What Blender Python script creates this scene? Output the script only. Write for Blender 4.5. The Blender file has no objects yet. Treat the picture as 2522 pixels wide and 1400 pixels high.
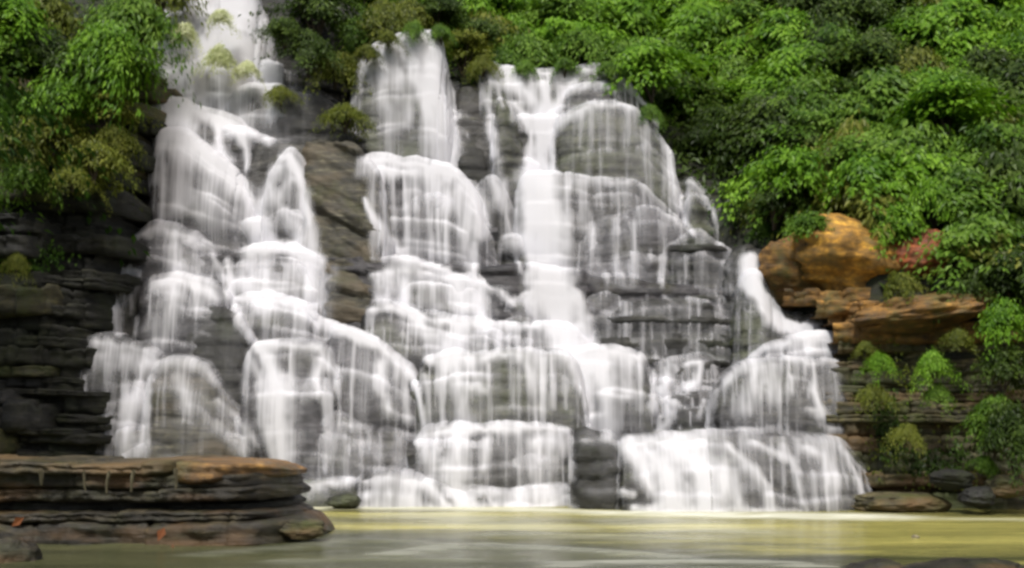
import bpy, math, random
import numpy as np
from mathutils import Vector

rng = np.random.default_rng(11)
random.seed(11)
scn = bpy.context.scene
C = scn.collection

# ------------------------------------------------------------------ camera, light, exposure
F, CX, HZ, CAMH = 3000.0, 1261.0, 1007.0, 2.0       # focal length in photo pixels, centre column, horizon row, eye height
cam_d = bpy.data.cameras.new("camera")
cam = bpy.data.objects.new("camera", cam_d); C.objects.link(cam)
cam.location = (0, 0, CAMH); cam.rotation_euler = (math.radians(90), 0, 0)
cam_d.sensor_width = 36.0
cam_d.lens = 36.0 * F / 2522.0
cam_d.shift_y = (HZ - 700.0) / 2522.0
cam_d.clip_start = 0.1; cam_d.clip_end = 600
scn.camera = cam

SUN_EL, SUN_AZ = 58.0, -24.0          # the soft sun stands behind the camera, a little to the left
w = bpy.data.worlds.new("World"); scn.world = w; w.use_nodes = True
nt = w.node_tree
bg = nt.nodes["Background"]; sky = nt.nodes.new("ShaderNodeTexSky")
sky.sky_type = 'NISHITA'; sky.sun_disc = False
sky.sun_elevation = math.radians(SUN_EL); sky.sun_rotation = math.radians(180 + SUN_AZ)
sky.air_density = 1.2; sky.dust_density = 5.0; sky.ozone_density = 0.6
nt.links.new(sky.outputs[0], bg.inputs[0]); bg.inputs[1].default_value = 0.075
sd = bpy.data.lights.new("sun", 'SUN'); sd.energy = 2.4; sd.angle = math.radians(12); sd.color = (1.0, 0.97, 0.91)
so = bpy.data.objects.new("sun", sd); C.objects.link(so)
e, a = math.radians(SUN_EL), math.radians(SUN_AZ)
to_sun = Vector((math.sin(a) * math.cos(e), -math.cos(a) * math.cos(e), math.sin(e)))
so.rotation_euler = to_sun.to_track_quat('Z', 'Y').to_euler(); so.location = (0, -10, 40)
scn.view_settings.view_transform = 'Standard'; scn.view_settings.look = 'None'
scn.view_settings.gamma = 1.0; scn.view_settings.use_curve_mapping = False
scn.view_settings.exposure = 0.78
cy = scn.cycles
cy.use_denoising = True
cy.transparent_max_bounces = 24
cy.max_bounces = 6; cy.diffuse_bounces = 3; cy.glossy_bounces = 3; cy.transmission_bounces = 4
cy.pixel_filter_type = 'BLACKMAN_HARRIS'; cy.filter_width = 3.0

# ------------------------------------------------------------------ helpers
def P(u, v, Y):
    """point of the place seen at photo pixel (u, v) when it stands Y metres away"""
    return ((u - CX) * Y / F, Y, CAMH - (v - HZ) * Y / F)

def _hash(ix, iy, iz):
    h = (ix.astype(np.int64) * 374761393 + iy.astype(np.int64) * 668265263 + iz.astype(np.int64) * 2147483647) & 0xFFFFFFFF
    h = ((h ^ (h >> 13)) * 1274126177) & 0xFFFFFFFF
    h = h ^ (h >> 16)
    return (h & 0xFFFF) / 32767.5 - 1.0

def vnoise(x, y, z):
    x, y, z = np.broadcast_arrays(np.asarray(x, float), np.asarray(y, float), np.asarray(z, float))
    ix, iy, iz = np.floor(x), np.floor(y), np.floor(z)
    fx, fy, fz = x - ix, y - iy, z - iz
    fx = fx * fx * (3 - 2 * fx); fy = fy * fy * (3 - 2 * fy); fz = fz * fz * (3 - 2 * fz)
    r = 0
    for dx in (0, 1):
        wx = fx if dx else 1 - fx
        for dy in (0, 1):
            wy = fy if dy else 1 - fy
            for dz in (0, 1):
                wz = fz if dz else 1 - fz
                r = r + wx * wy * wz * _hash(ix + dx, iy + dy, iz + dz)
    return r

def fbm(x, y, z, o=4, g=0.5):
    r, amp, k, tot = 0, 1.0, 1.0, 0
    for i in range(o):
        r = r + amp * vnoise(x * k + 17.3 * i, y * k + 5.1 * i, z * k + 9.7 * i); tot += amp
        amp *= g; k *= 2.03
    return r / tot

def sstep(a, b, x):
    t = np.clip((x - a) / (b - a), 0, 1); return t * t * (3 - 2 * t)

def link(name, me, m=None, parent=None):
    o = bpy.data.objects.new(name, me); C.objects.link(o)
    if m is not None and len(me.materials) == 0: me.materials.append(m)
    if parent is not None: o.parent = parent
    return o

def mesh_from(name, verts, faces, smooth=True):
    me = bpy.data.meshes.new(name)
    verts = np.asarray(verts, np.float32); faces = np.asarray(faces, np.int32)
    n, k = faces.shape
    me.vertices.add(len(verts)); me.vertices.foreach_set("co", verts.ravel())
    me.loops.add(n * k); me.loops.foreach_set("vertex_index", faces.ravel())
    me.polygons.add(n); me.polygons.foreach_set("loop_start", np.arange(n, dtype=np.int32) * k)
    me.polygons.foreach_set("use_smooth", np.full(n, smooth))
    me.update(calc_edges=True); me.validate()
    return me

def fattr(me, name, vals):
    at = me.attributes.new(name, 'FLOAT', 'POINT'); at.data.foreach_set("value", np.asarray(vals, np.float32))

def grid_faces(nr, nc, wrap=False):
    i = np.arange(nr - 1)[:, None] * nc + np.arange(nc - 1)[None, :]
    i = i.ravel()
    return np.stack([i, i + nc, i + nc + 1, i + 1], 1)

def grid_normals(Pn):
    du = np.gradient(Pn, axis=1); dv = np.gradient(Pn, axis=0)
    n = np.cross(dv, du)
    n /= np.maximum(np.linalg.norm(n, axis=2, keepdims=True), 1e-9)
    return n

def thing(name, label, cat, loc=(0, 0, 0), group=None):
    o = bpy.data.objects.new(name, None); C.objects.link(o)
    o.empty_display_size = 0.2
    o.location = loc; o['label'] = label; o['category'] = cat
    if group: o['group'] = group
    return o

def tag(o, label, cat, group=None):
    o['label'] = label; o['category'] = cat
    if group: o['group'] = group
    return o

# ------------------------------------------------------------------ materials
def mat(name):
    m = bpy.data.materials.new(name); m.use_nodes = True
    t = m.node_tree; b = t.nodes["Principled BSDF"]
    return m, t, b

def N(t, typ, **kw):
    n = t.nodes.new(typ)
    for k, v in kw.items(): setattr(n, k, v)
    return n

def ramp(t, fac, stops):
    r = N(t, "ShaderNodeValToRGB"); cr = r.color_ramp
    while len(cr.elements) < len(stops): cr.elements.new(0.5)
    for el, (p, c) in zip(cr.elements, stops):
        el.position = p; el.color = (c[0], c[1], c[2], 1)
    t.links.new(fac, r.inputs[0]); return r.outputs[0]

def noise(t, vec, scale, detail=5, rough=0.6, dist=0.0):
    n = N(t, "ShaderNodeTexNoise"); n.inputs["Scale"].default_value = scale; n.inputs["Detail"].default_value = detail
    n.inputs["Roughness"].default_value = rough; n.inputs["Distortion"].default_value = dist
    if vec is not None: t.links.new(vec, n.inputs["Vector"])
    return n.outputs["Fac"]

def mapping(t, scale, rot=(0, 0, 0), src="Object"):
    c = N(t, "ShaderNodeTexCoord"); m = N(t, "ShaderNodeMapping")
    m.inputs["Scale"].default_value = scale; m.inputs["Rotation"].default_value = rot
    t.links.new(c.outputs[src], m.inputs["Vector"]); return m.outputs[0]

def math_node(t, op, a, b=None, clamp=False):
    n = N(t, "ShaderNodeMath", operation=op, use_clamp=clamp)
    for i, x in enumerate((a, b)):
        if x is None: continue
        if isinstance(x, (int, float)): n.inputs[i].default_value = x
        else: t.links.new(x, n.inputs[i])
    return n.outputs[0]

def mixc(t, fac, a, b, mode='MIX'):
    n = N(t, "ShaderNodeMix", data_type='RGBA', blend_type=mode)
    if isinstance(fac, (int, float)): n.inputs[0].default_value = fac
    else: t.links.new(fac, n.inputs[0])
    for i, x in ((6, a), (7, b)):
        if isinstance(x, tuple): n.inputs[i].default_value = (*x, 1)
        else: t.links.new(x, n.inputs[i])
    return n.outputs[2]

def rock_mat(name, dark, mid, light, moss=(0.05, 0.06, 0.02), moss_amt=0.35, strat=4.0, rough=0.5, dip=0.0, warm=None):
    m, t, b = mat(name)
    v = mapping(t, (0.8, 0.8, strat), (0, dip, 0))
    n1 = noise(t, v, 1.3, 8, 0.65, 0.4)
    n2 = noise(t, mapping(t, (1, 1, 1.6)), 5.0, 6, 0.65)
    col = ramp(t, n1, [(0.32, dark), (0.52, mid), (0.72, light)])
    col = mixc(t, 0.85, col, ramp(t, n2, [(0.32, (0.3, 0.3, 0.3)), (0.52, (0.95, 0.95, 0.95)), (0.7, (2.2, 2.2, 2.1))]), 'MULTIPLY')
    nm = noise(t, mapping(t, (1, 1, 1)), 0.9, 6, 0.7)
    thr = 0.62 - 0.3 * moss_amt
    mm = ramp(t, nm, [(thr, (0, 0, 0)), (thr + 0.16, (1, 1, 1))])
    col = mixc(t, mm, col, moss)
    if warm is not None:
        nw = ramp(t, noise(t, mapping(t, (0.8, 0.8, 2.5)), 0.8, 4, 0.5), [(0.5, (0, 0, 0)), (0.66, (1, 1, 1))])
        col = mixc(t, nw, col, warm)
    t.links.new(col, b.inputs["Base Color"])
    t.links.new(ramp(t, n2, [(0.3, (rough - 0.15,) * 3), (0.7, (rough + 0.25,) * 3)]), b.inputs["Roughness"])
    bp = N(t, "ShaderNodeBump"); bp.inputs["Strength"].default_value = 0.7; bp.inputs["Distance"].default_value = 0.06
    hh = math_node(t, 'ADD', noise(t, v, 3.5, 8, 0.7, 0.3), math_node(t, 'MULTIPLY', noise(t, None, 14, 4, 0.6), 0.3))
    t.links.new(hh, bp.inputs["Height"]); t.links.new(bp.outputs[0], b.inputs["Normal"])
    return m

M = {}
M['grey'] = rock_mat("wet_grey_rock", (0.007, 0.007, 0.006), (0.022, 0.0205, 0.018), (0.070, 0.067, 0.060), (0.040, 0.044, 0.018), 0.35, rough=0.4)
M['violet'] = rock_mat("wet_slate_rock", (0.006, 0.0055, 0.007), (0.018, 0.016, 0.019), (0.056, 0.052, 0.057), (0.036, 0.036, 0.018), 0.25, rough=0.4)
M['dark'] = rock_mat("dark_wet_rock", (0.004, 0.004, 0.003), (0.012, 0.012, 0.009), (0.042, 0.042, 0.032), (0.016, 0.022, 0.008), 0.3, rough=0.6)
M['strata'] = rock_mat("shade_darkened_layered_rock", (0.004, 0.004, 0.0025), (0.010, 0.0105, 0.006), (0.040, 0.040, 0.025), (0.014, 0.018, 0.005), 0.45, strat=7, rough=0.8)  # shade of overhanging trees is put into this darkened rock colour
M['tan'] = rock_mat("grey_brown_dipping_rock", (0.014, 0.0125, 0.008), (0.050, 0.046, 0.031), (0.145, 0.135, 0.097), (0.05, 0.052, 0.018), 0.3, strat=7, rough=0.6, dip=0.5, warm=(0.085, 0.068, 0.042))
M['olive'] = rock_mat("olive_grey_rock", (0.010, 0.011, 0.006), (0.031, 0.033, 0.019), (0.09, 0.092, 0.06), (0.045, 0.055, 0.015), 0.45, rough=0.4)
M['bank'] = rock_mat("mossy_brown_rock", (0.020, 0.017, 0.007), (0.07, 0.06, 0.026), (0.16, 0.135, 0.065), (0.05, 0.058, 0.010), 0.5, strat=7, rough=0.65, warm=(0.10, 0.06, 0.022))
M['bank_dark'] = rock_mat("dark_mossy_rock", (0.012, 0.011, 0.005), (0.042, 0.038, 0.017), (0.10, 0.09, 0.042), (0.04, 0.05, 0.010), 0.7, strat=5, rough=0.65)
M['ochre'] = rock_mat("ochre_rock", (0.06, 0.033, 0.009), (0.18, 0.092, 0.02), (0.30, 0.165, 0.04), (0.075, 0.068, 0.013), 0.5, strat=5, rough=0.7)
M['orange'] = rock_mat("orange_rock", (0.11, 0.06, 0.014), (0.32, 0.165, 0.024), (0.56, 0.32, 0.045), (0.11, 0.08, 0.02), 0.5, strat=2.2, rough=0.7)
M['red'] = rock_mat("rust_red_rock", (0.12, 0.03, 0.012), (0.24, 0.065, 0.02), (0.30, 0.10, 0.035), (0.06, 0.05, 0.015), 0.25, strat=2, rough=0.7)
M['ledge'] = rock_mat("brown_ledge_rock", (0.006, 0.005, 0.002), (0.020, 0.0155, 0.007), (0.078, 0.064, 0.034), (0.026, 0.027, 0.006), 0.45, strat=6, rough=0.5, warm=(0.085, 0.045, 0.014))
M['ledge_top'] = rock_mat("tan_ledge_rock", (0.012, 0.0095, 0.004), (0.040, 0.032, 0.016), (0.13, 0.105, 0.058), (0.055, 0.052, 0.015), 0.35, strat=5, rough=0.5, warm=(0.12, 0.075, 0.028))
M['ledge_rim'] = rock_mat("orange_brown_rim_rock", (0.035, 0.020, 0.007), (0.13, 0.068, 0.018), (0.32, 0.18, 0.05), (0.08, 0.07, 0.02), 0.2, strat=5, rough=0.45)
M['soil'] = rock_mat("forest_soil", (0.006, 0.006, 0.004), (0.014, 0.015, 0.007), (0.03, 0.03, 0.014), (0.012, 0.02, 0.005), 0.5, strat=1, rough=0.8)

def water_mat():
    m, t, b = mat("white_falling_water")
    t.nodes.remove(b); out = t.nodes["Material Output"]
    fl = N(t, "ShaderNodeAttribute", attribute_name="flow").outputs["Fac"]
    uv = mapping(t, (1, 1, 1), src="UV")
    def strk(sx, sy, sc, d):
        mp = N(t, "ShaderNodeMapping"); mp.inputs["Scale"].default_value = (sx, sy, 1)
        t.links.new(uv, mp.inputs["Vector"]); return noise(t, mp.outputs[0], sc, d, 0.55, 0.15)
    st = math_node(t, 'ADD', math_node(t, 'MULTIPLY', strk(1, 0.03, 17, 4), 0.65), math_node(t, 'MULTIPLY', strk(1, 0.08, 5, 3), 0.35))
    mr = N(t, "ShaderNodeMapRange"); mr.inputs[1].default_value = 0.36; mr.inputs[2].default_value = 0.64
    mr.inputs[3].default_value = 0.5; mr.inputs[4].default_value = 1.35
    t.links.new(st, mr.inputs[0])
    # thin water breaks into threads, dense water closes to an even white
    mxf = N(t, "ShaderNodeMix"); t.links.new(math_node(t, 'POWER', fl, 1.6), mxf.inputs[0]); t.links.new(mr.outputs[0], mxf.inputs[2]); mxf.inputs[3].default_value = 1.08
    al = math_node(t, 'MULTIPLY', fl, mxf.outputs[0], clamp=True)
    dif = N(t, "ShaderNodeBsdfDiffuse"); dif.inputs[0].default_value = (0.86, 0.86, 0.90, 1)
    trl = N(t, "ShaderNodeBsdfTranslucent"); trl.inputs[0].default_value = (0.86, 0.86, 0.90, 1)
    mx = N(t, "ShaderNodeMixShader"); mx.inputs[0].default_value = 0.4
    t.links.new(dif.outputs[0], mx.inputs[1]); t.links.new(trl.outputs[0], mx.inputs[2])
    tr = N(t, "ShaderNodeBsdfTransparent")
    m2 = N(t, "ShaderNodeMixShader"); t.links.new(al, m2.inputs[0])
    t.links.new(tr.outputs[0], m2.inputs[1]); t.links.new(mx.outputs[0], m2.inputs[2])
    t.links.new(m2.outputs[0], out.inputs[0])
    return m
M['water'] = water_mat()

def leaf_mat(name, c_dark, c_mid, c_light, trans=0.42):
    m, t, b = mat(name); out = t.nodes["Material Output"]
    tone = N(t, "ShaderNodeAttribute", attribute_name="tone").outputs["Fac"]
    oi = N(t, "ShaderNodeObjectInfo").outputs["Random"]
    f = math_node(t, 'ADD', math_node(t, 'MULTIPLY', tone, 0.75), math_node(t, 'MULTIPLY', oi, 0.25))
    col = ramp(t, f, [(0.1, c_dark), (0.5, c_mid), (0.92, c_light)])
    t.links.new(col, b.inputs["Base Color"]); b.inputs["Roughness"].default_value = 0.42
    b.inputs["Specular IOR Level"].default_value = 0.2
    tl = N(t, "ShaderNodeBsdfTranslucent"); t.links.new(mixc(t, 0.5, col, (1.0, 1.0, 0.3), 'MULTIPLY'), tl.inputs[0])
    mx = N(t, "ShaderNodeMixShader"); mx.inputs[0].default_value = trans
    t.links.new(b.outputs[0], mx.inputs[1]); t.links.new(tl.outputs[0], mx.inputs[2]); t.links.new(mx.outputs[0], out.inputs[0])
    return m
M['leaf_bright'] = leaf_mat("bright_green_leaf", (0.05, 0.13, 0.008), (0.125, 0.265, 0.014), (0.24, 0.42, 0.04))
M['leaf_mid'] = leaf_mat("mid_green_leaf", (0.035, 0.085, 0.008), (0.095, 0.19, 0.017), (0.20, 0.33, 0.045))
M['leaf_dark'] = leaf_mat("dark_green_leaf", (0.018, 0.036, 0.005), (0.044, 0.080, 0.010), (0.105, 0.165, 0.025))
M['leaf_olive'] = leaf_mat("olive_leaf", (0.05, 0.07, 0.007), (0.125, 0.155, 0.018), (0.24, 0.26, 0.045))
M['leaf_pale'] = leaf_mat("sunlit_toned_leaf", (0.34, 0.40, 0.16), (0.58, 0.62, 0.36), (0.78, 0.80, 0.62))  # sunlight on the hanging sprays is put into the pale colour
M['leaf_dead'] = leaf_mat("fallen_leaf", (0.10, 0.03, 0.012), (0.22, 0.08, 0.03), (0.38, 0.20, 0.12))

def bark_mat(name, c1, c2):
    m, t, b = mat(name)
    n = noise(t, mapping(t, (3, 3, 0.6)), 4, 6, 0.7)
    t.links.new(ramp(t, n, [(0.35, c1), (0.65, c2)]), b.inputs["Base Color"]); b.inputs["Roughness"].default_value = 0.8
    bp = N(t, "ShaderNodeBump"); bp.inputs["Strength"].default_value = 0.6; bp.inputs["Distance"].default_value = 0.02
    t.links.new(n, bp.inputs["Height"]); t.links.new(bp.outputs[0], b.inputs["Normal"])
    return m
M['bark'] = bark_mat("brown_bark", (0.02, 0.014, 0.008), (0.07, 0.05, 0.03))
M['root'] = bark_mat("pale_root", (0.10, 0.085, 0.05), (0.24, 0.21, 0.13))

def pool_mat():
    m, t, b = mat("green_pool_water")
    n = noise(t, mapping(t, (0.09, 0.75, 1)), 1.0, 6, 0.66, 0.6)
    col = ramp(t, n, [(0.33, (0.08, 0.075, 0.028)), (0.5, (0.22, 0.205, 0.06)), (0.66, (0.40, 0.365, 0.105))])
    g = N(t, "ShaderNodeNewGeometry"); sx = N(t, "ShaderNodeSeparateXYZ"); t.links.new(g.outputs["Position"], sx.inputs[0])
    # the water is yellow on the far side and the shallow right side, the deep water in front is grey green
    mr = N(t, "ShaderNodeMapRange"); mr.interpolation_type = 'SMOOTHSTEP'
    mr.inputs[1].default_value = 17.5; mr.inputs[2].default_value = 20.5
    warp = math_node(t, 'ADD', sx.outputs[1], math_node(t, 'MULTIPLY', sx.outputs[0], 0.42))
    warp = math_node(t, 'ADD', warp, math_node(t, 'MULTIPLY', math_node(t, 'SUBTRACT', n, 0.5), 5.0))
    t.links.new(warp, mr.inputs[0])
    deep = ramp(t, n, [(0.35, (0.03, 0.034, 0.016)), (0.65, (0.09, 0.093, 0.042))])
    col = mixc(t, mr.outputs[0], deep, col)
    # foam lines, with the light on wave crests painted in
    fo = N(t, "ShaderNodeAttribute", attribute_name="foam_glint").outputs["Fac"]
    fn = noise(t, mapping(t, (0.5, 2.2, 1)), 2.0, 5, 0.65)
    fa = math_node(t, 'MULTIPLY', fo, ramp(t, fn, [(0.3, (0.25,) * 3), (0.62, (1,) * 3)]), clamp=True)
    col = mixc(t, fa, col, (0.72, 0.73, 0.64))
    t.links.new(col, b.inputs["Base Color"])
    t.links.new(math_node(t, 'ADD', 0.2, math_node(t, 'MULTIPLY', fa, 0.5)), b.inputs["Roughness"])
    b.inputs["IOR"].default_value = 1.33
    bp = N(t, "ShaderNodeBump"); bp.inputs["Strength"].default_value = 0.8; bp.inputs["Distance"].default_value = 0.06
    hh = math_node(t, 'ADD', noise(t, mapping(t, (0.5, 2.4, 1)), 1.6, 5, 0.6, 0.4), math_node(t, 'MULTIPLY', noise(t, mapping(t, (1, 3.5, 1)), 5, 3, 0.6), 0.25))
    t.links.new(hh, bp.inputs["Height"]); t.links.new(bp.outputs[0], b.inputs["Normal"])
    return m
M['pool'] = pool_mat()

# ------------------------------------------------------------------ ground sheet, pool, hillside
def sheet(name, x0, x1, y0, y1, nx, ny, zf, m):
    X, Y = np.meshgrid(np.linspace(x0, x1, nx), np.linspace(y0, y1, ny))
    Z = zf(X, Y)
    V = np.stack([X, Y, Z], 2).reshape(-1, 3)
    f = grid_faces(ny, nx)[:, ::-1]
    o = link(name, mesh_from(name, V, f), m); o['kind'] = 'structure'
    return o

def ground_z(X, Y):
    d = np.maximum(np.hypot(np.maximum(np.abs(X) - 16, 0), np.maximum(np.abs(Y - 12) - 18, 0)), 0)
    return -0.9 + 0.12 * d * (1 + 0.4 * fbm(X * 0.03, Y * 0.03, 0, 3)) + 0.1 * fbm(X * 0.3, Y * 0.3, 1.0, 3)
sheet("ground", -520, 260, -240, 300, 150, 150, ground_z, M['soil'])

foam_glint_lines = [
    # (points u,v on the pool, half width in metres, strength): light on wave crests painted pale, and the lines of foam under the falls
    ([(730, 1252), (900, 1249), (1150, 1252), (1420, 1258)], 0.9, 0.7),
    ([(1530, 1262), (1700, 1266), (1900, 1270), (2130, 1274)], 1.1, 0.9),
    ([(2130, 1276), (2522, 1280)], 0.6, 0.3),
    ([(500, 1366), (740, 1347), (860, 1332), (980, 1334), (1080, 1345)], 0.4, 0.12),
    ([(960, 1366), (1080, 1350), (1200, 1344), (1330, 1349), (1480, 1356), (1640, 1372)], 0.4, 0.28),
    ([(1400, 1392), (1600, 1386), (1800, 1385), (1920, 1387), (2000, 1398)], 0.4, 0.4),
    ([(1080, 1268), (1220, 1290), (1300, 1300)], 1.2, 0.35), ([(1560, 1280), (1700, 1300), (1760, 1310)], 1.2, 0.3),
    ([(700, 1385), (900, 1378), (1150, 1384)], 0.3, 0.12), ([(1250, 1318), (1450, 1322), (1700, 1330)], 0.6, 0.2),
]
def on_pool(u, v):
    Y = CAMH * F / (v - HZ); return ((u - CX) * Y / F, Y)
def pool():
    nx, ny = 420, 420
    xs = np.linspace(-14, 14, nx); ys = np.concatenate([np.linspace(-6, 12, 60), np.linspace(12.05, 27.5, ny - 60)])
    X, Y = np.meshgrid(xs, ys)
    Z = 0.022 * fbm(X * 0.45, Y * 1.5, 3.0, 3) + 0.010 * fbm(X * 1.1, Y * 4, 6.0, 2)
    foam_glint = np.zeros_like(X)
    for pts, hw, a in foam_glint_lines:
        q = np.array([on_pool(*p) for p in pts]); best = np.full(X.shape, 9.0)
        wob = 0.10 * fbm(X * 1.2, Y * 1.2, 8.0, 3)
        for (x0, y0), (x1, y1) in zip(q[:-1], q[1:]):
            dx, dy = x1 - x0, y1 - y0
            tt = np.clip(((X - x0) * dx + (Y - y0) * dy) / (dx * dx + dy * dy), 0, 1)
            best = np.minimum(best, np.hypot((X - x0 - tt * dx) * 0.6, Y - y0 - tt * dy + wob))
        k = 1 - sstep(0.1, 1, best / hw)
        foam_glint = np.maximum(foam_glint, a * k); Z += 0.025 * k * (Y < 20)
    me = mesh_from("pool", np.stack([X, Y, Z], 2).reshape(-1, 3), grid_faces(ny, nx)[:, ::-1])
    fattr(me, "foam_glint", foam_glint.ravel())
    o = link("pool", me, M['pool']); o['kind'] = 'structure'
pool()

# the wooded hillside that rises behind the falls and on both sides
def hill_z(X, Y):
    # height rises with distance; lower in front on the right, close on the left
    y0 = np.interp(X, [-30, -11, -8.5, -6.0, -4.5, -3, 0, 2.5, 4.5, 6, 8, 12, 30], [28, 29.8, 30.0, 31.5, 32.0, 33.0, 33.2, 32.6, 30.5, 28.2, 26.4, 25.6, 25])
    zb = np.interp(X, [-30, -11, -8.5, -6, -4.5, -3, 0, 2.5, 4.5, 6, 8, 12, 30], [8.2, 8.2, 8.4, 9.4, 11, 11.0, 10.6, 10.0, 7.2, 5.4, 5.2, 5.0, 5])
    d = Y - y0
    up = np.where(d > 0, 0.80 * d, 5.0 * d)
    return np.maximum(zb + up, -1.5) + 0.5 * fbm(X * 0.25, Y * 0.25, 2.0, 4)
hill = sheet("hillside", -60, 60, 24.5, 90, 220, 220, hill_z, M['soil'])

# ------------------------------------------------------------------ rock steps and the water over them
LOBES = []
VEIL = 0.37
strokes = []      # traced streams: (array of (u, v, half width), strength)
def S(a, *pts):
    q = np.array(pts, float)
    if q[:, 2].max() < 13: q[:, 2] *= 1.45; a *= 0.74          # the thin threads are soft, not hard lines
    strokes.append((q, a))
exec_strokes = None

def smooth_line(pts, step):
    p = np.array(pts, float)
    q = np.vstack([2 * p[0] - p[1], p, 2 * p[-1] - p[-2]])
    out = []
    for i in range(1, len(q) - 2):
        a, b, c, d = q[i - 1:i + 3]
        n = max(2, int(np.hypot(*(c - b)) / 4))
        t = np.linspace(0, 1, n, endpoint=False)[:, None]
        # tightened Catmull-Rom
        m1, m2 = 0.35 * (c - a), 0.35 * (d - b)
        out.append((2 * t**3 - 3 * t**2 + 1) * b + (t**3 - 2 * t**2 + t) * m1 + (-2 * t**3 + 3 * t**2) * c + (t**3 - t**2) * m2)
    out.append(p[-1:]); o = np.vstack(out)
    L = np.concatenate([[0], np.cumsum(np.hypot(*np.diff(o, axis=0).T))])
    s = np.linspace(0, L[-1], max(6, int(L[-1] / step)))
    return np.stack([np.interp(s, L, o[:, 0]), np.interp(s, L, o[:, 1])], 1)

def stroke_flow(u, v, extra=()):
    keep = np.ones(u.shape)
    du, dv = 5 * fbm(u * 0.03, v * 0.007, 4.0, 3), 8 * fbm(u * 0.03, v * 0.03, 11.0, 3)
    br = 1.0 + 0.75 * fbm(u * 0.05, v * 0.010, 6.0, 4)
    wv = 1.0 + 0.7 * fbm(u * 0.02, v * 0.02, 15.0, 3)
    u, v = u + du, v + dv - 7
    for pts, a in list(strokes) + list(extra):
        wmax = 2.2 * pts[:, 2].max()
        bx = (u > pts[:, 0].min() - wmax) & (u < pts[:, 0].max() + wmax) & (v > pts[:, 1].min() - wmax) & (v < pts[:, 1].max() + wmax)
        if not bx.any(): continue
        uu, vv = u[bx], v[bx]; best = np.full(uu.shape, 9.0)
        for (x0, y0, w0), (x1, y1, w1) in zip(pts[:-1], pts[1:]):
            dx, dy = x1 - x0, y1 - y0
            tt = np.clip(((uu - x0) * dx + (vv - y0) * dy) / (dx * dx + dy * dy + 1e-6), 0, 1)
            ey = vv - y0 - tt * dy; ey = np.where(ey > 0, 0.8 * ey, 1.2 * ey)      # water runs on downwards, it does not climb
            best = np.minimum(best, np.hypot(uu - x0 - tt * dx, ey) / ((w0 + tt * (w1 - w0)) * wv[bx]))
        keep[bx] *= 1 - np.clip(a * (np.maximum(br[bx], 0.92) if a > 0.94 else br[bx]), 0, 1) * (1 - sstep(-0.1, 1.45, best)) ** 1.3
    return 1 - keep

def strata_off(z, seed, thick=0.22):
    """each bed of rock stands a little further out or back than the next"""
    k = z / thick
    i = np.floor(k); f = k - i
    h0 = _hash(i, i * 0 + seed, i * 0); h1 = _hash(i + 1, i * 0 + seed, i * 0)
    return h0 + (h1 - h0) * sstep(0.80, 1.0, f)

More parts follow.
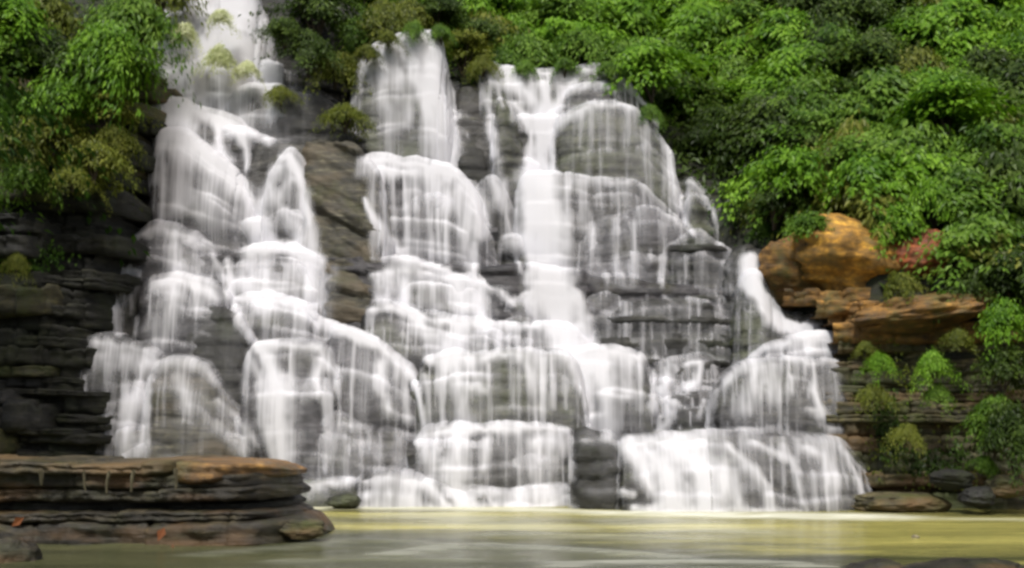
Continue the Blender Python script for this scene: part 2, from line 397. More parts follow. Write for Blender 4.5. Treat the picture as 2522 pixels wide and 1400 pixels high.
def step(fall, m, lip, vb, D=None, bulge=0.35, hi=0.75, lo=0.35, foot=0.15, slope=0.16, back=1.6, r=0.10, rough=1.0, lipw=0.0, dip=0.0, edge=0.22, kind="rock_step", thick=0.17, wmin=0.02):
    LOBES.append((fall, m, L0 := smooth_line(lip, 3.5), vb, D, bulge, slope, hi, lo))
    L = smooth_line(lip, 3.5)
    n = len(L)
    kk = np.arange(n) * 3.5
    L = L + np.stack([7 * fbm(kk * 0.022, lip[0][0], 1.0, 4, 0.6), 9 * fbm(kk * 0.022, lip[0][0], 5.0, 4, 0.6)], 1)
    s = np.linspace(0, 1, n)
    vm = L[:, 1].min() * 0.6 + L[:, 1].mean() * 0.4
    if D is None: D = 24.75 + (1250 - vm) * 0.0056
    seed = len(strokes) + int(lip[0][0]) + int(lip[0][1])
    bulge = bulge * 0.6
    Y0 = D - bulge * np.sin(np.pi * np.clip(s, 0.0, 1.0)) ** 0.8 + bulge * 0.5 + 0.10 * fbm(s * n * 0.04 + seed, 0, 0, 3)
    X0 = (L[:, 0] - CX) * Y0 / F; Z0 = CAMH - (L[:, 1] - HZ) * Y0 / F
    zb = CAMH - (vb - HZ) * D / F - 0.25
    Hs = np.maximum(Z0 - zb, 0.15)
    # profile: the flat top, the rounded edge, the face
    tops = [(back, 0.10 * back), (back * 0.5, 0.05 * back), (r * 2.0, 0.01)]
    arc = [(r * (1 - math.sin(q)), -r * (1 - math.cos(q)), ) for q in np.linspace(0, math.pi / 2, 5)]
    nf = max(8, int(Hs.max() / 0.045))
    fr = np.linspace(0, 1, nf + 1)[1:]
    rows = []
    dist = []
    for y, z in tops + [(r * (1.0 - math.sin(q)), -r * (1 - math.cos(q))) for q in np.linspace(0, math.pi / 2, 5)]:
        rows.append(np.stack([X0, Y0 + y, Z0 + z], 1)); dist.append(np.full(n, -y if y > 0 else 0) if y > r else np.full(n, -z))
    for q in fr:
        d = q * (Hs - r)
        yy = -slope * d - 0.10 * np.sin(np.pi * np.clip(q * 1.1, 0, 1)) * np.minimum(Hs, 2.0)
        rows.append(np.stack([X0, Y0 + yy, Z0 - r - d], 1)); dist.append(d + r)
    G = np.array(rows); dd = np.array(dist)
    # water flares outwards a little below an arched lip: keep columns vertical, they were traced so
    nrm = grid_normals(G)
    if nrm[len(rows) // 2, n // 2, 1] > 0: nrm = -nrm
    x, y, z = G[..., 0], G[..., 1], G[..., 2]
    zz = z + dip * x
    low = 0.10 * fbm(x * 0.9, y * 0.9, z * 0.5 + seed, 3)
    fine = (0.05 * strata_off(zz + 0.10 * fbm(x * 0.8, y, z, 3), seed, thick) + 0.05 * fbm(x * 2.2, y * 2.2, zz * 5, 4)
            + 0.05 * np.abs(fbm(x * 1.6 + 5, y * 1.6, zz * 1.6, 3)))
    fmask = np.clip((dd + 0.25) / 0.35, 0.15, 1)
    # the face is cut into uneven little ledges; water gathers white along them
    gl = random.Random(seed * 3 + n); terr = 0 * dd; lf = 0 * dd; ks = np.arange(n) * 0.035
    nl = int(Hs.max() / 0.42) if bulge > 0.13 else 0
    for k in range(nl):
        dk = (((k + 1) / (nl + 1)) + gl.uniform(-0.09, 0.09)) * Hs + 0.13 * fbm(ks * 1.2, seed + 7 * k, 2.0, 3)
        on = np.clip(0.45 + 1.5 * fbm(ks * 1.1 + 3 * k, seed, 9.0 + k, 2), 0, 1.2)
        rel = dd - dk[None, :]
        terr = terr + gl.uniform(0.4, 1.0) * min(0.11, 0.30 / nl) * on[None, :] * sstep(-0.04, 0.04, rel)
        lf = np.maximum(lf, (on[None, :] * gl.uniform(0.35, 0.9)) * np.exp(-(rel / np.where(rel > 0, 0.13, 0.045)) ** 2))
    low = low + terr
    R = G + nrm * ((low + rough * fine * fmask))[..., None]
    me = mesh_from("rock_step", R.reshape(-1, 3), grid_faces(G.shape[0], n))
    o = link(kind, me, M[m], cliff)
    # ---- the water on this step
    if fall is None: return o
    H = Hs[None, :]
    W0 = G + nrm * (low + 0.035)[..., None]
    # re-sample to a finer sheet
    k0 = 1
    Wg = W0[k0:]; dg = dd[k0:]
    u = Wg[..., 0] * F / Wg[..., 1] + CX; v = HZ - (Wg[..., 2] - CAMH) * F / Wg[..., 1]
    sm = np.broadcast_to(np.concatenate([[0], np.cumsum(np.linalg.norm(np.diff(np.stack([X0, Z0], 1), axis=0), axis=1))])[None, :], dg.shape)
    q = np.clip(dg, 0, None) / H
    prof = lo + (hi - lo) * np.exp(-np.clip(dg, 0, None) / (0.16 + 0.18 * H)) + foot * sstep(0.7, 1.0, q)
    st = 0.5 * fbm(sm * 2.4 + seed, dg * 0.12, seed * 0.37, 3, 0.65) + 0.8 * fbm(sm * 6.0, dg * 0.12, seed * 0.71, 2)
    ua, ub_ = L[:, 0].min(), L[:, 0].max(); ew = max(edge * 1.15 * (ub_ - ua), 12)
    ej = 0.35 * ew * fbm(dg * 1.4, sm * 0.8, seed * 0.9, 3)
    e2 = sstep(0, ew, L[None, :, 0] - ua + ej) * sstep(0, ew, ub_ - L[None, :, 0] + ej)
    prof = prof * VEIL
    patch = np.clip(0.85 + 1.5 * fbm(sm * 0.8 + seed, dg * 0.7, seed * 0.13, 3), 0.1, 1.9)
    veil = np.clip(prof * (1 + 1.3 * st) * patch, 0, 0.85) * e2
    lipf = 0.65 * lipw * np.exp(-((np.clip(dg, -0.3, None) - 0.05) / np.where(dg > 0.05, 0.16, 0.06)) ** 2) * np.clip(0.7 + 1.6 * fbm(sm * 1.6, seed, 0, 3), 0, 1.2) * e2
    # single threads that leave the lip and fall straight, spreading a little towards the ends
    th_ = []
    if hi > 0.2:
        gt = random.Random(seed * 5 + n)
        wpx = np.ptp(L[:, 0])
        for _ in range(int(wpx / 13)):
            i = int(gt.uniform(0.06, 0.94) * (n - 1)); u0_, v0_ = L[i]
            hh_ = (vb - v0_) * gt.choice([0.25, 0.5, 0.8, 1.1]); sp = (i / n - 0.5) * 0.22 * min(hh_, 120)
            wd = gt.uniform(3, 9)
            th_.append((np.array([(u0_, v0_ - 2, wd), (u0_ + sp * 0.55, v0_ + 0.4 * hh_, wd * 0.9), (u0_ + sp, v0_ + hh_, wd * 0.5)]), gt.uniform(0.08, 0.4) * min(1.0, 0.35 + hi)))
    sf = stroke_flow(u, v, th_)
    lf = np.clip(lf[k0:] * (0.15 + 0.9 * hi) * (0.55 + 0.9 * sf), 0, 0.9) * e2 if hi > 0.1 else 0
    flow = 1 - (1 - veil) * (1 - np.clip(lipf, 0, 1)) * (1 - sf) * (1 - lf)
    flow = np.where(dg < -0.3, flow * 0.4, flow)
    W = Wg + nrm[k0:] * (0.04 * flow + 0.06)[..., None]
    fc = grid_faces(Wg.shape[0], n)
    ff = flow.ravel()
    fc = fc[ff[fc].max(axis=1) > wmin]
    if len(fc) < 20: return o
    used = np.unique(fc); remap = -np.ones(ff.size, int); remap[used] = np.arange(len(used))
    mw = mesh_from("water_curtain", W.reshape(-1, 3)[used], remap[fc])
    fattr(mw, "flow", ff[used])
    uvl = mw.uv_layers.new(name="UVMap")
    UV = np.stack([sm.ravel()[used] + seed * 3.7, dg.ravel()[used]], 1)
    idx = np.zeros(len(mw.loops), np.int32); mw.loops.foreach_get("vertex_index", idx)
    uvl.data.foreach_set("uv", UV[idx].astype(np.float32).ravel())
    link("water_curtain", mw, M['water'], fall)
    return o

cliff = thing("stepped_cliff", "grey wet rock cliff rising in rounded steps beneath all the falling water", "cliff", (0, 25, 0))
cliff.location = (0, 0, 0)
fall_l = thing("waterfall", "wide white cascade on the left, dropping beside the dark layered cliff", "waterfall", group="cascades of the waterfall")
fall_m = thing("waterfall", "middle white cascade starting as a broad veil above the striped curtain", "waterfall", group="cascades of the waterfall")
fall_r = thing("waterfall", "tall white chute pouring between two rounded domes right of the middle cascade", "waterfall", group="cascades of the waterfall")
fall_f = thing("waterfall", "narrow stream zigzagging down beside the orange boulder into a grey fan", "waterfall", group="cascades of the waterfall")

# traced streams --- left cascade
S(.95, (585, -40, 40), (590, 10, 45), (600, 60, 60), (610, 110, 70))
S(.75, (560, 20, 60), (520, 80, 80), (480, 140, 75), (470, 200, 60))
S(.9, (430, 40, 22), (420, 90, 25), (415, 160, 32), (415, 250, 36))
S(.7, (640, 100, 50), (655, 160, 40), (650, 210, 40))
S(.7, (500, 180, 25), (510, 270, 22))
S(.5, (560, 150, 60), (560, 200, 60), (560, 270, 40))
S(.35, (370, 120, 30), (370, 250, 30))
S(1, (375, 262, 20), (410, 256, 26), (440, 285, 42), (455, 330, 48), (510, 380, 40), (565, 425, 38), (610, 480, 38), (640, 550, 34), (648, 610, 26))
S(.95, (470, 270, 22), (530, 288, 22), (590, 320, 22), (608, 360, 14), (610, 410, 14))
S(.8, (538, 290, 14), (540, 340, 16), (550, 390, 22))
S(.55, (400, 300, 25), (402, 420, 18), (400, 560, 14))
S(.6, (440, 340, 60), (450, 420, 55), (440, 500, 40))
S(.45, (520, 420, 70), (520, 520, 60))
S(.95, (615, 322, 7), (665, 345, 8))
S(.95, (700, 385, 14), (715, 380, 22), (735, 420, 30), (745, 470, 26), (765, 540, 26), (770, 605, 22))
S(.8, (690, 410, 20), (670, 470, 35), (640, 520, 35), (640, 590, 26))
S(.6, (720, 440, 35), (690, 490, 30), (735, 560, 18), (740, 610, 16))
S(.55, (318, 300, 10), (314, 440, 10)); S(.4, (345, 330, 14), (345, 440, 12)); S(.35, (385, 350, 22), (385, 440, 20))
S(.9, (620, 615, 20), (660, 607, 22), (720, 612, 20), (790, 640, 18))
S(.75, (640, 640, 60), (650, 700, 60)); S(.7, (750, 640, 45), (770, 700, 50), (790, 750, 35))
S(.7, (575, 690, 30), (620, 700, 40), (680, 720, 40))
S(.85, (580, 735, 16), (650, 730, 18), (735, 752, 18), (790, 795, 18), (850, 812, 16), (920, 835, 16))
S(.75, (560, 640, 14), (572, 720, 18), (590, 790, 14), (615, 830, 12), (640, 850, 12))
S(.6, (345, 580, 14), (385, 563, 16), (450, 580, 16), (515, 605, 14), (545, 660, 12), (556, 720, 10))
S(.55, (430, 610, 40), (430, 660, 35)); S(.4, (500, 640, 40), (500, 700, 30))
S(.6, (240, 660, 10), (300, 655, 8), (340, 665, 8)); S(.75, (400, 690, 14), (440, 683, 16), (490, 700, 18), (530, 730, 22))
S(.7, (250, 695, 12), (262, 735, 16), (285, 765, 16), (292, 820, 10)); S(.35, (320, 680, 30), (300, 700, 30))
S(.5, (430, 700, 45), (420, 790, 45), (390, 860, 40)); S(.5, (500, 700, 35), (490, 760, 25))
S(.8, (235, 838, 9), (270, 842, 11), (320, 853, 11), (375, 868, 11))
S(.6, (310, 880, 28), (380, 890, 22)); S(.4, (240, 870, 28), (300, 870, 28))
S(.65, (213, 920, 8), (218, 1000, 7)); S(.35, (270, 900, 12), (265, 1000, 14), (265, 1120, 12)); S(.25, (240, 1040, 16), (235, 1110, 16))
S(.85, (345, 900, 14), (340, 960, 20), (320, 1010, 30), (315, 1060, 34), (310, 1130, 34)); S(.8, (372, 930, 12), (362, 1010, 12), (348, 1130, 12))
S(.55, (400, 895, 12), (450, 882, 12), (500, 900, 12), (530, 940, 10)); S(.5, (530, 985, 12), (570, 1015, 14), (610, 1050, 16), (635, 1090, 14))
S(.45, (440, 930, 35), (470, 1000, 35)); S(.35, (540, 1040, 30), (600, 1100, 30))
S(.75, (640, 850, 14), (700, 846, 14), (790, 855, 14), (805, 900, 12)); S(1, (645, 860, 16), (668, 900, 26), (690, 960, 40), (692, 1050, 44), (695, 1130, 36), (705, 1190, 28))
S(.7, (665, 1050, 14), (668, 1130, 14), (700, 1185, 16)); S(.6, (615, 870, 10), (650, 950, 10), (660, 1100, 9)); S(.3, (600, 900, 8), (608, 1040, 8))
S(.75, (795, 890, 16), (780, 930, 14), (785, 960, 14)); S(.55, (800, 930, 10), (805, 1050, 10), (800, 1150, 8))
S(1, (1842, 640, 22), (1848, 690, 22), (1872, 730, 20), (1892, 775, 20), (1930, 796, 20), (1995, 806, 18), (2060, 832, 18))
S(.9, (425, 50, 40), (420, 130, 46), (415, 250, 46)); S(.7, (470, 60, 60), (470, 150, 60), (480, 240, 40)); S(.8, (650, 90, 40), (665, 170, 36), (660, 230, 30))
S(.5, (590, 210, 40), (600, 300, 40)); S(.45, (665, 215, 45), (670, 270, 50))
# middle cascade
S(.9, (570, -30, 60), (590, 30, 70), (600, 100, 80), (610, 180, 60)); S(.8, (500, 30, 60), (490, 100, 80), (490, 180, 60))
S(1, (1330, 430, 50), (1350, 560, 64), (1352, 650, 70), (1370, 740, 70), (1390, 800, 56), (1430, 850, 50), (1480, 890, 40)); S(.9, (1040, 110, 50), (1070, 200, 50), (1085, 380, 36))
S(1, (1010, 95, 40), (1040, 110, 55), (1050, 180, 55), (1085, 260, 38), (1100, 390, 34)); S(.9, (1055, 150, 36), (1050, 260, 24), (1048, 390, 18))
S(.85, (930, 95, 35), (960, 110, 45), (1000, 150, 50)); S(.75, (920, 165, 40), (960, 175, 40), (990, 190, 40))
S(.7, (890, 150, 12), (885, 210, 10), (872, 270, 12), (868, 320, 8)); S(.5, (940, 190, 28), (945, 250, 24)); S(.5, (1000, 200, 30), (1005, 280, 26))
S(.4, (960, 260, 40), (965, 380, 40)); S(.5, (1080, 80, 30), (1100, 160, 22))
S(1, (895, 392, 13), (930, 392, 15), (1000, 400, 18), (1070, 412, 22), (1120, 430, 24), (1150, 460, 26), (1175, 510, 30), (1180, 570, 24))
S(.85, (900, 415, 20), (960, 420, 20), (1060, 425, 18))
for uu, aa in ((915, .65), (938, .85), (968, .5), (1000, .8), (1025, .6), (1055, .75), (1078, .7), (1098, .6)):
    S(aa, (uu, 420, 8), (uu + 2, 520, 8), (uu + 4, 630, 7))
S(1, (898, 490, 6), (915, 535, 13), (940, 580, 22), (980, 620, 26), (1040, 650, 18), (1100, 662, 12))
S(.7, (1130, 470, 40), (1150, 560, 36), (1165, 680, 26)); S(.75, (1165, 600, 12), (1165, 690, 14))
S(.9, (920, 672, 15), (1000, 660, 20), (1090, 680, 18), (1180, 688, 18), (1240, 715, 12), (1262, 745, 8))
S(.8, (935, 690, 18), (940, 740, 16)); S(.85, (995, 690, 24), (1000, 760, 26), (1030, 790, 28)); S(.5, (960, 690, 20), (950, 740, 14))
S(.65, (1130, 700, 40), (1140, 770, 40)); S(.8, (1185, 700, 30), (1190, 780, 30)); S(.5, (1070, 700, 30), (1070, 780, 30))
S(.9, (920, 757, 12), (970, 755, 12), (1015, 775, 16), (1090, 790, 16), (1160, 795, 14), (1240, 800, 12), (1330, 800, 14), (1390, 810, 18))
S(.7, (1030, 790, 30), (1080, 830, 30), (1110, 860, 30)); S(.75, (1140, 810, 30), (1130, 860, 30)); S(.5, (1220, 810, 18), (1230, 850, 18)); S(.75, (1350, 815, 30), (1400, 860, 30))
for uu in (1200, 1232, 1256, 1280, 1310): S(.6, (uu, 805, 6), (uu - 4, 860, 6))
S(.95, (850, 812, 14), (910, 835, 16), (960, 870, 18), (1000, 900, 20), (1030, 960, 14), (1046, 1040, 10))
S(.75, (930, 900, 35), (940, 960, 30), (960, 1000, 26)); S(.5, (830, 905, 14), (830, 970, 10)); S(.5, (985, 920, 26), (1000, 1030, 18))
S(.8, (1060, 880, 24), (1100, 870, 26), (1150, 880, 22)); S(.85, (1085, 890, 12), (1088, 970, 10), (1092, 1040, 8)); S(.8, (1125, 890, 26), (1135, 960, 28), (1150, 1050, 26))
S(.6, (1050, 920, 10), (1060, 1040, 8)); S(.75, (1165, 955, 18), (1190, 955, 14)); S(.8, (1170, 880, 10), (1175, 940, 8))
S(.95, (1190, 880, 9), (1230, 868, 10), (1290, 872, 12), (1308, 920, 9), (1320, 1000, 8), (1322, 1050, 7)); S(.75, (1340, 880, 10), (1342, 1040, 6)); S(.7, (1385, 880, 9), (1390, 1000, 6)); S(.6, (1360, 880, 7), (1364, 1000, 5))
S(.9, (1400, 885, 14), (1430, 960, 10), (1450, 1045, 8)); S(.55, (1205, 900, 6), (1210, 1040, 5)); S(.5, (1260, 890, 8), (1265, 990, 6))
S(.9, (1030, 1085, 14), (1055, 1064, 15), (1110, 1058, 15), (1200, 1056, 15), (1290, 1052, 15), (1390, 1060, 14)); S(.85, (1060, 1085, 30), (1070, 1150, 30)); S(.95, (1130, 1070, 30), (1130, 1150, 34), (1125, 1200, 34))
S(.65, (1200, 1085, 30), (1190, 1150, 20)); S(.8, (1310, 1085, 40), (1360, 1085, 40)); S(.4, (1300, 1120, 40), (1310, 1180, 40)); S(.6, (1405, 1080, 10), (1410, 1170, 8)); S(.35, (1040, 1100, 10), (1030, 1180, 10))
S(.35, (930, 1080, 12), (930, 1180, 12)); S(.3, (985, 1080, 30), (990, 1160, 30)); S(.35, (850, 1070, 10), (850, 1170, 10)); S(.3, (890, 1080, 8), (890, 1170, 8))
S(.75, (900, 1185, 18), (960, 1176, 18), (1040, 1188, 18)); S(.8, (905, 1215, 26), (960, 1215, 30), (1020, 1225, 26)); S(.9, (1050, 1185, 14), (1080, 1215, 16), (1100, 1245, 18)); S(.95, (1120, 1205, 34), (1140, 1240, 34))
S(.7, (1180, 1203, 10), (1240, 1212, 9), (1300, 1205, 10), (1400, 1197, 10)); S(.75, (1280, 1225, 26), (1340, 1225, 30), (1400, 1225, 22)); S(.6, (1200, 1215, 6), (1220, 1245, 6)); S(.5, (1250, 1225, 20), (1255, 1245, 20))
S(.7, (730, 1195, 12), (800, 1190, 14), (880, 1175, 14))
# right cascade
S(.8, (1195, 150, 14), (1220, 180, 22), (1260, 200, 28), (1300, 230, 32), (1330, 270, 34), (1335, 310, 34)); S(.7, (1240, 170, 14), (1330, 180, 12), (1400, 180, 14), (1450, 170, 12), (1500, 178, 10), (1540, 210, 10), (1580, 250, 9))
for uu, vv in ((1255, 290), (1280, 285), (1310, 240), (1350, 220), (1385, 225), (1405, 215)): S(.55, (uu, 185, 8), (uu + 4, vv, 8))
S(.9, (1335, 200, 20), (1345, 250, 26), (1330, 310, 32)); S(.8, (1270, 250, 10), (1300, 310, 16)); S(.85, (1420, 190, 10), (1395, 220, 14), (1365, 270, 20), (1345, 320, 24))
S(.75, (1395, 225, 8), (1440, 207, 8), (1490, 207, 8), (1510, 220, 6)); S(.85, (1372, 320, 10), (1395, 285, 10), (1440, 262, 9), (1500, 255, 9), (1550, 265, 7))
S(1, (1325, 300, 34), (1330, 380, 34), (1335, 450, 42), (1350, 560, 54), (1352, 650, 62), (1365, 730, 62), (1385, 790, 50), (1425, 840, 44), (1450, 880, 46))
S(.9, (1305, 320, 14), (1305, 440, 16)); S(.8, (1350, 330, 22), (1345, 430, 24)); S(.8, (1310, 460, 26), (1310, 690, 26))
S(.55, (1165, 130, 8), (1165, 160, 8), (1185, 180, 10), (1190, 230, 12), (1212, 290, 14), (1210, 330, 14)); S(.9, (1205, 300, 12), (1215, 330, 14), (1222, 380, 9)); S(.4, (1222, 360, 10), (1230, 430, 10)); S(.5, (1215, 180, 14), (1240, 260, 10))
S(.8, (1215, 440, 8), (1235, 500, 12), (1250, 560, 10), (1268, 620, 9), (1282, 660, 7)); S(.6, (1240, 450, 10), (1262, 520, 12), (1275, 590, 10)); S(.4, (1245, 440, 14), (1240, 480, 14))
for uu, aa in ((1430, .5), (1462, .35), (1500, .4), (1540, .3), (1590, .3)): S(aa, (uu, 275, 8), (uu - 2, 360, 8))
S(.9, (1545, 205, 8), (1590, 262, 9), (1625, 320, 12), (1645, 380, 15), (1655, 450, 16), (1680, 520, 14), (1710, 578, 6)); S(.7, (1700, 448, 6), (1725, 470, 8), (1750, 515, 8), (1765, 570, 8), (1772, 608, 6))
S(.3, (1585, 320, 12), (1600, 460, 12)); S(.35, (1640, 460, 20), (1665, 540, 14))
S(.55, (1410, 440, 14), (1470, 445, 14), (1550, 445, 12)); S(.35, (1430, 470, 22), (1440, 560, 20)); S(.5, (1518, 540, 10), (1520, 690, 8)); S(.3, (1460, 560, 20), (1460, 690, 18)); S(.65, (1628, 560, 8), (1634, 620, 7), (1632, 700, 6)); S(.4, (1560, 550, 20), (1560, 690, 16))
S(.6, (1494, 675, 9), (1496, 690, 8)); S(.6, (1532, 672, 9), (1535, 690, 8))
S(.8, (1285, 720, 10), (1310, 715, 14), (1300, 730, 16)); S(.9, (1420, 710, 20), (1435, 780, 22), (1430, 830, 26)); S(.4, (1315, 740, 18), (1320, 790, 14))
S(.95, (1430, 850, 26), (1480, 865, 26), (1530, 868, 22), (1570, 880, 14)); S(.95, (1475, 880, 30), (1490, 950, 32), (1500, 1050, 30)); S(.6, (1545, 890, 16), (1545, 960, 16)); S(.5, (1572, 880, 8), (1574, 1000, 8)); S(.6, (1440, 900, 18), (1450, 980, 20), (1460, 1040, 18))
S(.6, (1610, 920, 14), (1605, 1000, 14)); S(.75, (1690, 895, 14), (1725, 890, 14), (1720, 935, 16), (1690, 950, 18)); S(.6, (1640, 930, 24), (1630, 960, 24)); S(.75, (1660, 985, 8), (1655, 1020, 8), (1635, 1050, 12), (1620, 1062, 10)); S(.6, (1735, 985, 5), (1720, 1020, 6))
S(.75, (1830, 900, 9), (1800, 935, 9), (1765, 968, 8), (1752, 1010, 8), (1742, 1062, 7))
S(1, (1560, 1092, 22), (1640, 1085, 20), (1730, 1085, 16)); S(1, (1590, 1110, 40), (1640, 1160, 60), (1660, 1250, 60)); S(1, (1680, 1110, 50), (1730, 1170, 60), (1740, 1250, 60)); S(.8, (1720, 1130, 40), (1790, 1180, 40), (1820, 1250, 40)); S(.8, (1545, 1085, 14), (1575, 1130, 16), (1600, 1200, 20))
S(.6, (1790, 1100, 14), (1850, 1150, 20), (1890, 1200, 24), (1890, 1250, 20)); S(.55, (1850, 1085, 10), (1950, 1130, 14), (1985, 1250, 10)); S(.6, (1980, 1100, 16), (2030, 1125, 20), (2050, 1180, 22)); S(.65, (2070, 1100, 8), (2100, 1160, 12), (2120, 1220, 14))
S(.5, (1930, 1095, 8), (1970, 1160, 8)); S(.45, (2000, 1160, 10), (2005, 1250, 10)); S(.4, (2040, 1200, 12), (2050, 1250, 12)); S(.55, (2080, 1115, 6), (2115, 1150, 6), (2150, 1190, 5))
S(.55, (1540, 1205, 14), (1560, 1215, 14)); S(.5, (1440, 1078, 8), (1500, 1078, 8), (1530, 1090, 8))
# far right stream
S(1, (1845, 628, 18), (1846, 660, 18), (1855, 695, 16), (1875, 725, 12), (1895, 770, 12), (1925, 792, 14), (1990, 800, 13), (2055, 828, 13))
S(.9, (1925, 800, 14), (1980, 830, 30), (2050, 840, 16)); S(.7, (1850, 880, 8), (1890, 852, 10), (1940, 840, 16)); S(.75, (1990, 860, 26), (2040, 860, 22)); S(.75, (2055, 830, 8), (2062, 880, 8)); S(.7, (1930, 880, 7), (1990, 890, 8), (2050, 885, 8))
S(.85, (2003, 890, 10), (2005, 960, 12), (2020, 1020, 14)); S(.7, (1860, 900, 30), (1850, 950, 30), (1840, 1000, 30)); S(.55, (1900, 900, 24), (1900, 970, 24)); S(.5, (1950, 930, 20), (1950, 960, 20)); S(.7, (1985, 1005, 10), (2025, 1010, 12), (2040, 1060, 12)); S(.4, (2050, 900, 10), (2060, 1060, 10))

# flecks of spray and short broken threads over the dark shoulder and the lower steps
gq = random.Random(77)
for (ua, ub, va, vb_, nn_, st_) in ((1480, 1880, 600, 880, 70, .32), (1590, 1760, 880, 1060, 40, .55), (900, 1420, 690, 870, 45, .45), (230, 560, 600, 840, 30, .35), (1760, 2060, 880, 1060, 30, .4), (1400, 1700, 440, 560, 25, .3)):
    for _ in range(nn_):
        u_, v_ = gq.uniform(ua, ub), gq.uniform(va, vb_)
        if gq.random() < .8: S(gq.uniform(.3, 1) * st_, (u_, v_, gq.uniform(3, 5)), (u_ + gq.uniform(-4, 6), v_ + gq.uniform(12, 50), gq.uniform(2, 6)))
        else: S(gq.uniform(.4, 1) * st_, (u_, v_, gq.uniform(4, 7)), (u_ + gq.uniform(15, 45), v_ + gq.uniform(-4, 16), gq.uniform(3, 6)))

# white churn where the lowest steps meet the pool
S(.6, (885, 1240, 14), (1000, 1243, 18), (1150, 1244, 20), (1300, 1243, 16), (1420, 1243, 12)); S(.75, (1560, 1246, 16), (1700, 1252, 26), (1850, 1254, 20), (2000, 1258, 12))
S(.45, (730, 1200, 16), (800, 1205, 12))

# ---- back walls of rock first, then the steps from the top down
step(fall_l, 'dark', [(330, 40), (420, -40), (600, -70), (760, -60), (900, 40)], 520, D=32.3, bulge=0.6, hi=0, lo=0, slope=0.08)
step(fall_m, 'grey', [(760, 290), (900, 210), (1100, 200), (1300, 230), (1600, 260)], 620, D=32.2, bulge=0.6, hi=0, lo=0, slope=0.06)
step(fall_m, 'grey', [(600, 480), (760, 340), (1000, 300), (1400, 300), (1700, 470), (1800, 600)], 900, D=30.6, bulge=0.5, hi=0, lo=0, slope=0.08)
step(fall_l, 'violet', [(250, 600), (330, 420), (600, 330), (800, 420), (900, 600)], 1000, D=29.6, bulge=0.5, hi=0, lo=0, slope=0.08)
step(fall_m, 'violet', [(180, 900), (240, 700), (600, 620), (900, 640), (1500, 680), (1900, 740), (2100, 900)], 1270, D=27.9, bulge=0.3, hi=0, lo=0, slope=0.08)
# left cascade
step(fall_l, 'grey', [(360, 260), (376, 130), (410, 60), (480, 10), (560, -40), (615, -10), (655, 70), (690, 180), (710, 270)], 300, D=31.2, bulge=0.7, hi=.8, lo=.5)
step(None, 'dark', [(600, 330), (612, 60), (630, -50), (740, -30), (810, 90), (860, 220), (880, 340)], 420, D=31.9, bulge=0.9, slope=0.10)
step(fall_l, 'dark', [(540, 330), (585, 232), (690, 212), (800, 238), (870, 300), (900, 370)], 430, D=30.4, bulge=0.6, slope=0.12, hi=.12, lo=.04)

step(fall_l, 'grey', [(300, 430), (312, 300), (340, 280), (370, 262), (420, 246), (480, 264), (545, 286), (600, 316), (618, 400), (640, 480)], 470, D=29.9, bulge=0.5, hi=.55, lo=.25, lipw=.5)
step(fall_l, 'violet', [(385, 440), (400, 340), (450, 330), (515, 378), (575, 425), (618, 480), (646, 550), (650, 620)], 660, D=29.2, bulge=0.7, hi=.65, lo=.36, lipw=.6)
step(fall_l, 'grey', [(612, 430), (625, 350), (680, 345), (760, 370), (790, 480)], 560, D=29.4, bulge=0.3, hi=0, lo=0)
step(fall_l, 'grey', [(640, 560), (668, 450), (695, 388), (716, 370), (745, 400), (768, 470), (785, 590)], 640, D=28.9, bulge=0.6, hi=.5, lo=.25, lipw=.7)
step(fall_l, 'tan', [(740, 420), (770, 350), (860, 360), (920, 430), (960, 560), (960, 700)], 880, D=28.9, bulge=0.9, hi=0, lo=0, rough=1.9, dip=0.55, slope=0.22, thick=0.3)
step(fall_l, 'violet', [(262, 640), (300, 600), (345, 578), (385, 560), (450, 576), (512, 600), (548, 655), (562, 720)], 740, D=28.4, bulge=0.7, hi=.38, lo=.2, lipw=.35)
step(fall_l, 'grey', [(560, 690), (600, 622), (660, 604), (730, 610), (795, 640), (812, 700)], 790, D=28.1, bulge=0.5, hi=.8, lo=.6, lipw=.5)
step(fall_l, 'dark', [(195, 700), (212, 662), (290, 655), (345, 664)], 880, D=27.8, bulge=0.3, hi=.25, lo=.12, lipw=.35)
step(fall_l, 'violet', [(345, 740), (378, 692), (430, 680), (495, 692), (550, 725), (580, 790), (600, 860)], 900, D=27.5, bulge=0.6, hi=.4, lo=.22, lipw=.4)
step(fall_l, 'tan', [(815, 700), (820, 640), (870, 650), (930, 690), (940, 760)], 860, D=27.9, bulge=0.3, hi=.0, lo=.0, dip=0.15, rough=1.7)
step(fall_l, 'grey', [(560, 760), (600, 738), (660, 730), (735, 750), (795, 792), (860, 812), (930, 840)], 880, D=27.4, bulge=0.5, hi=.7, lo=.42, foot=.25, lipw=.6)
step(fall_l, 'dark', [(470, 800), (520, 760), (570, 775), (610, 850), (650, 960), (665, 1100)], 1200, D=26.9, bulge=0.5, hi=.12, lo=.06)
step(fall_l, 'dark', [(195, 880), (212, 840), (260, 838), (320, 852), (380, 868), (410, 900)], 1180, D=26.6, bulge=0.4, hi=.35, lo=.15, lipw=.4)
step(fall_l, 'tan', [(360, 1000), (385, 905), (440, 884), (500, 900), (545, 960), (600, 1030), (640, 1100)], 1200, D=26.2, bulge=0.7, hi=.25, lo=.1, lipw=.3, edge=.2)
step(fall_l, 'violet', [(600, 900), (635, 852), (700, 844), (780, 850), (815, 868), (840, 930)], 1240, D=26.3, bulge=0.5, hi=.5, lo=.25, lipw=.5)
S(1, (1842, 640, 22), (1848, 690, 22), (1872, 730, 20), (1892, 775, 20), (1930, 796, 20), (1995, 806, 18), (2060, 832, 18))
S(.5, (590, 210, 40), (600, 300, 40)); S(.45, (665, 215, 45), (670, 270, 50))
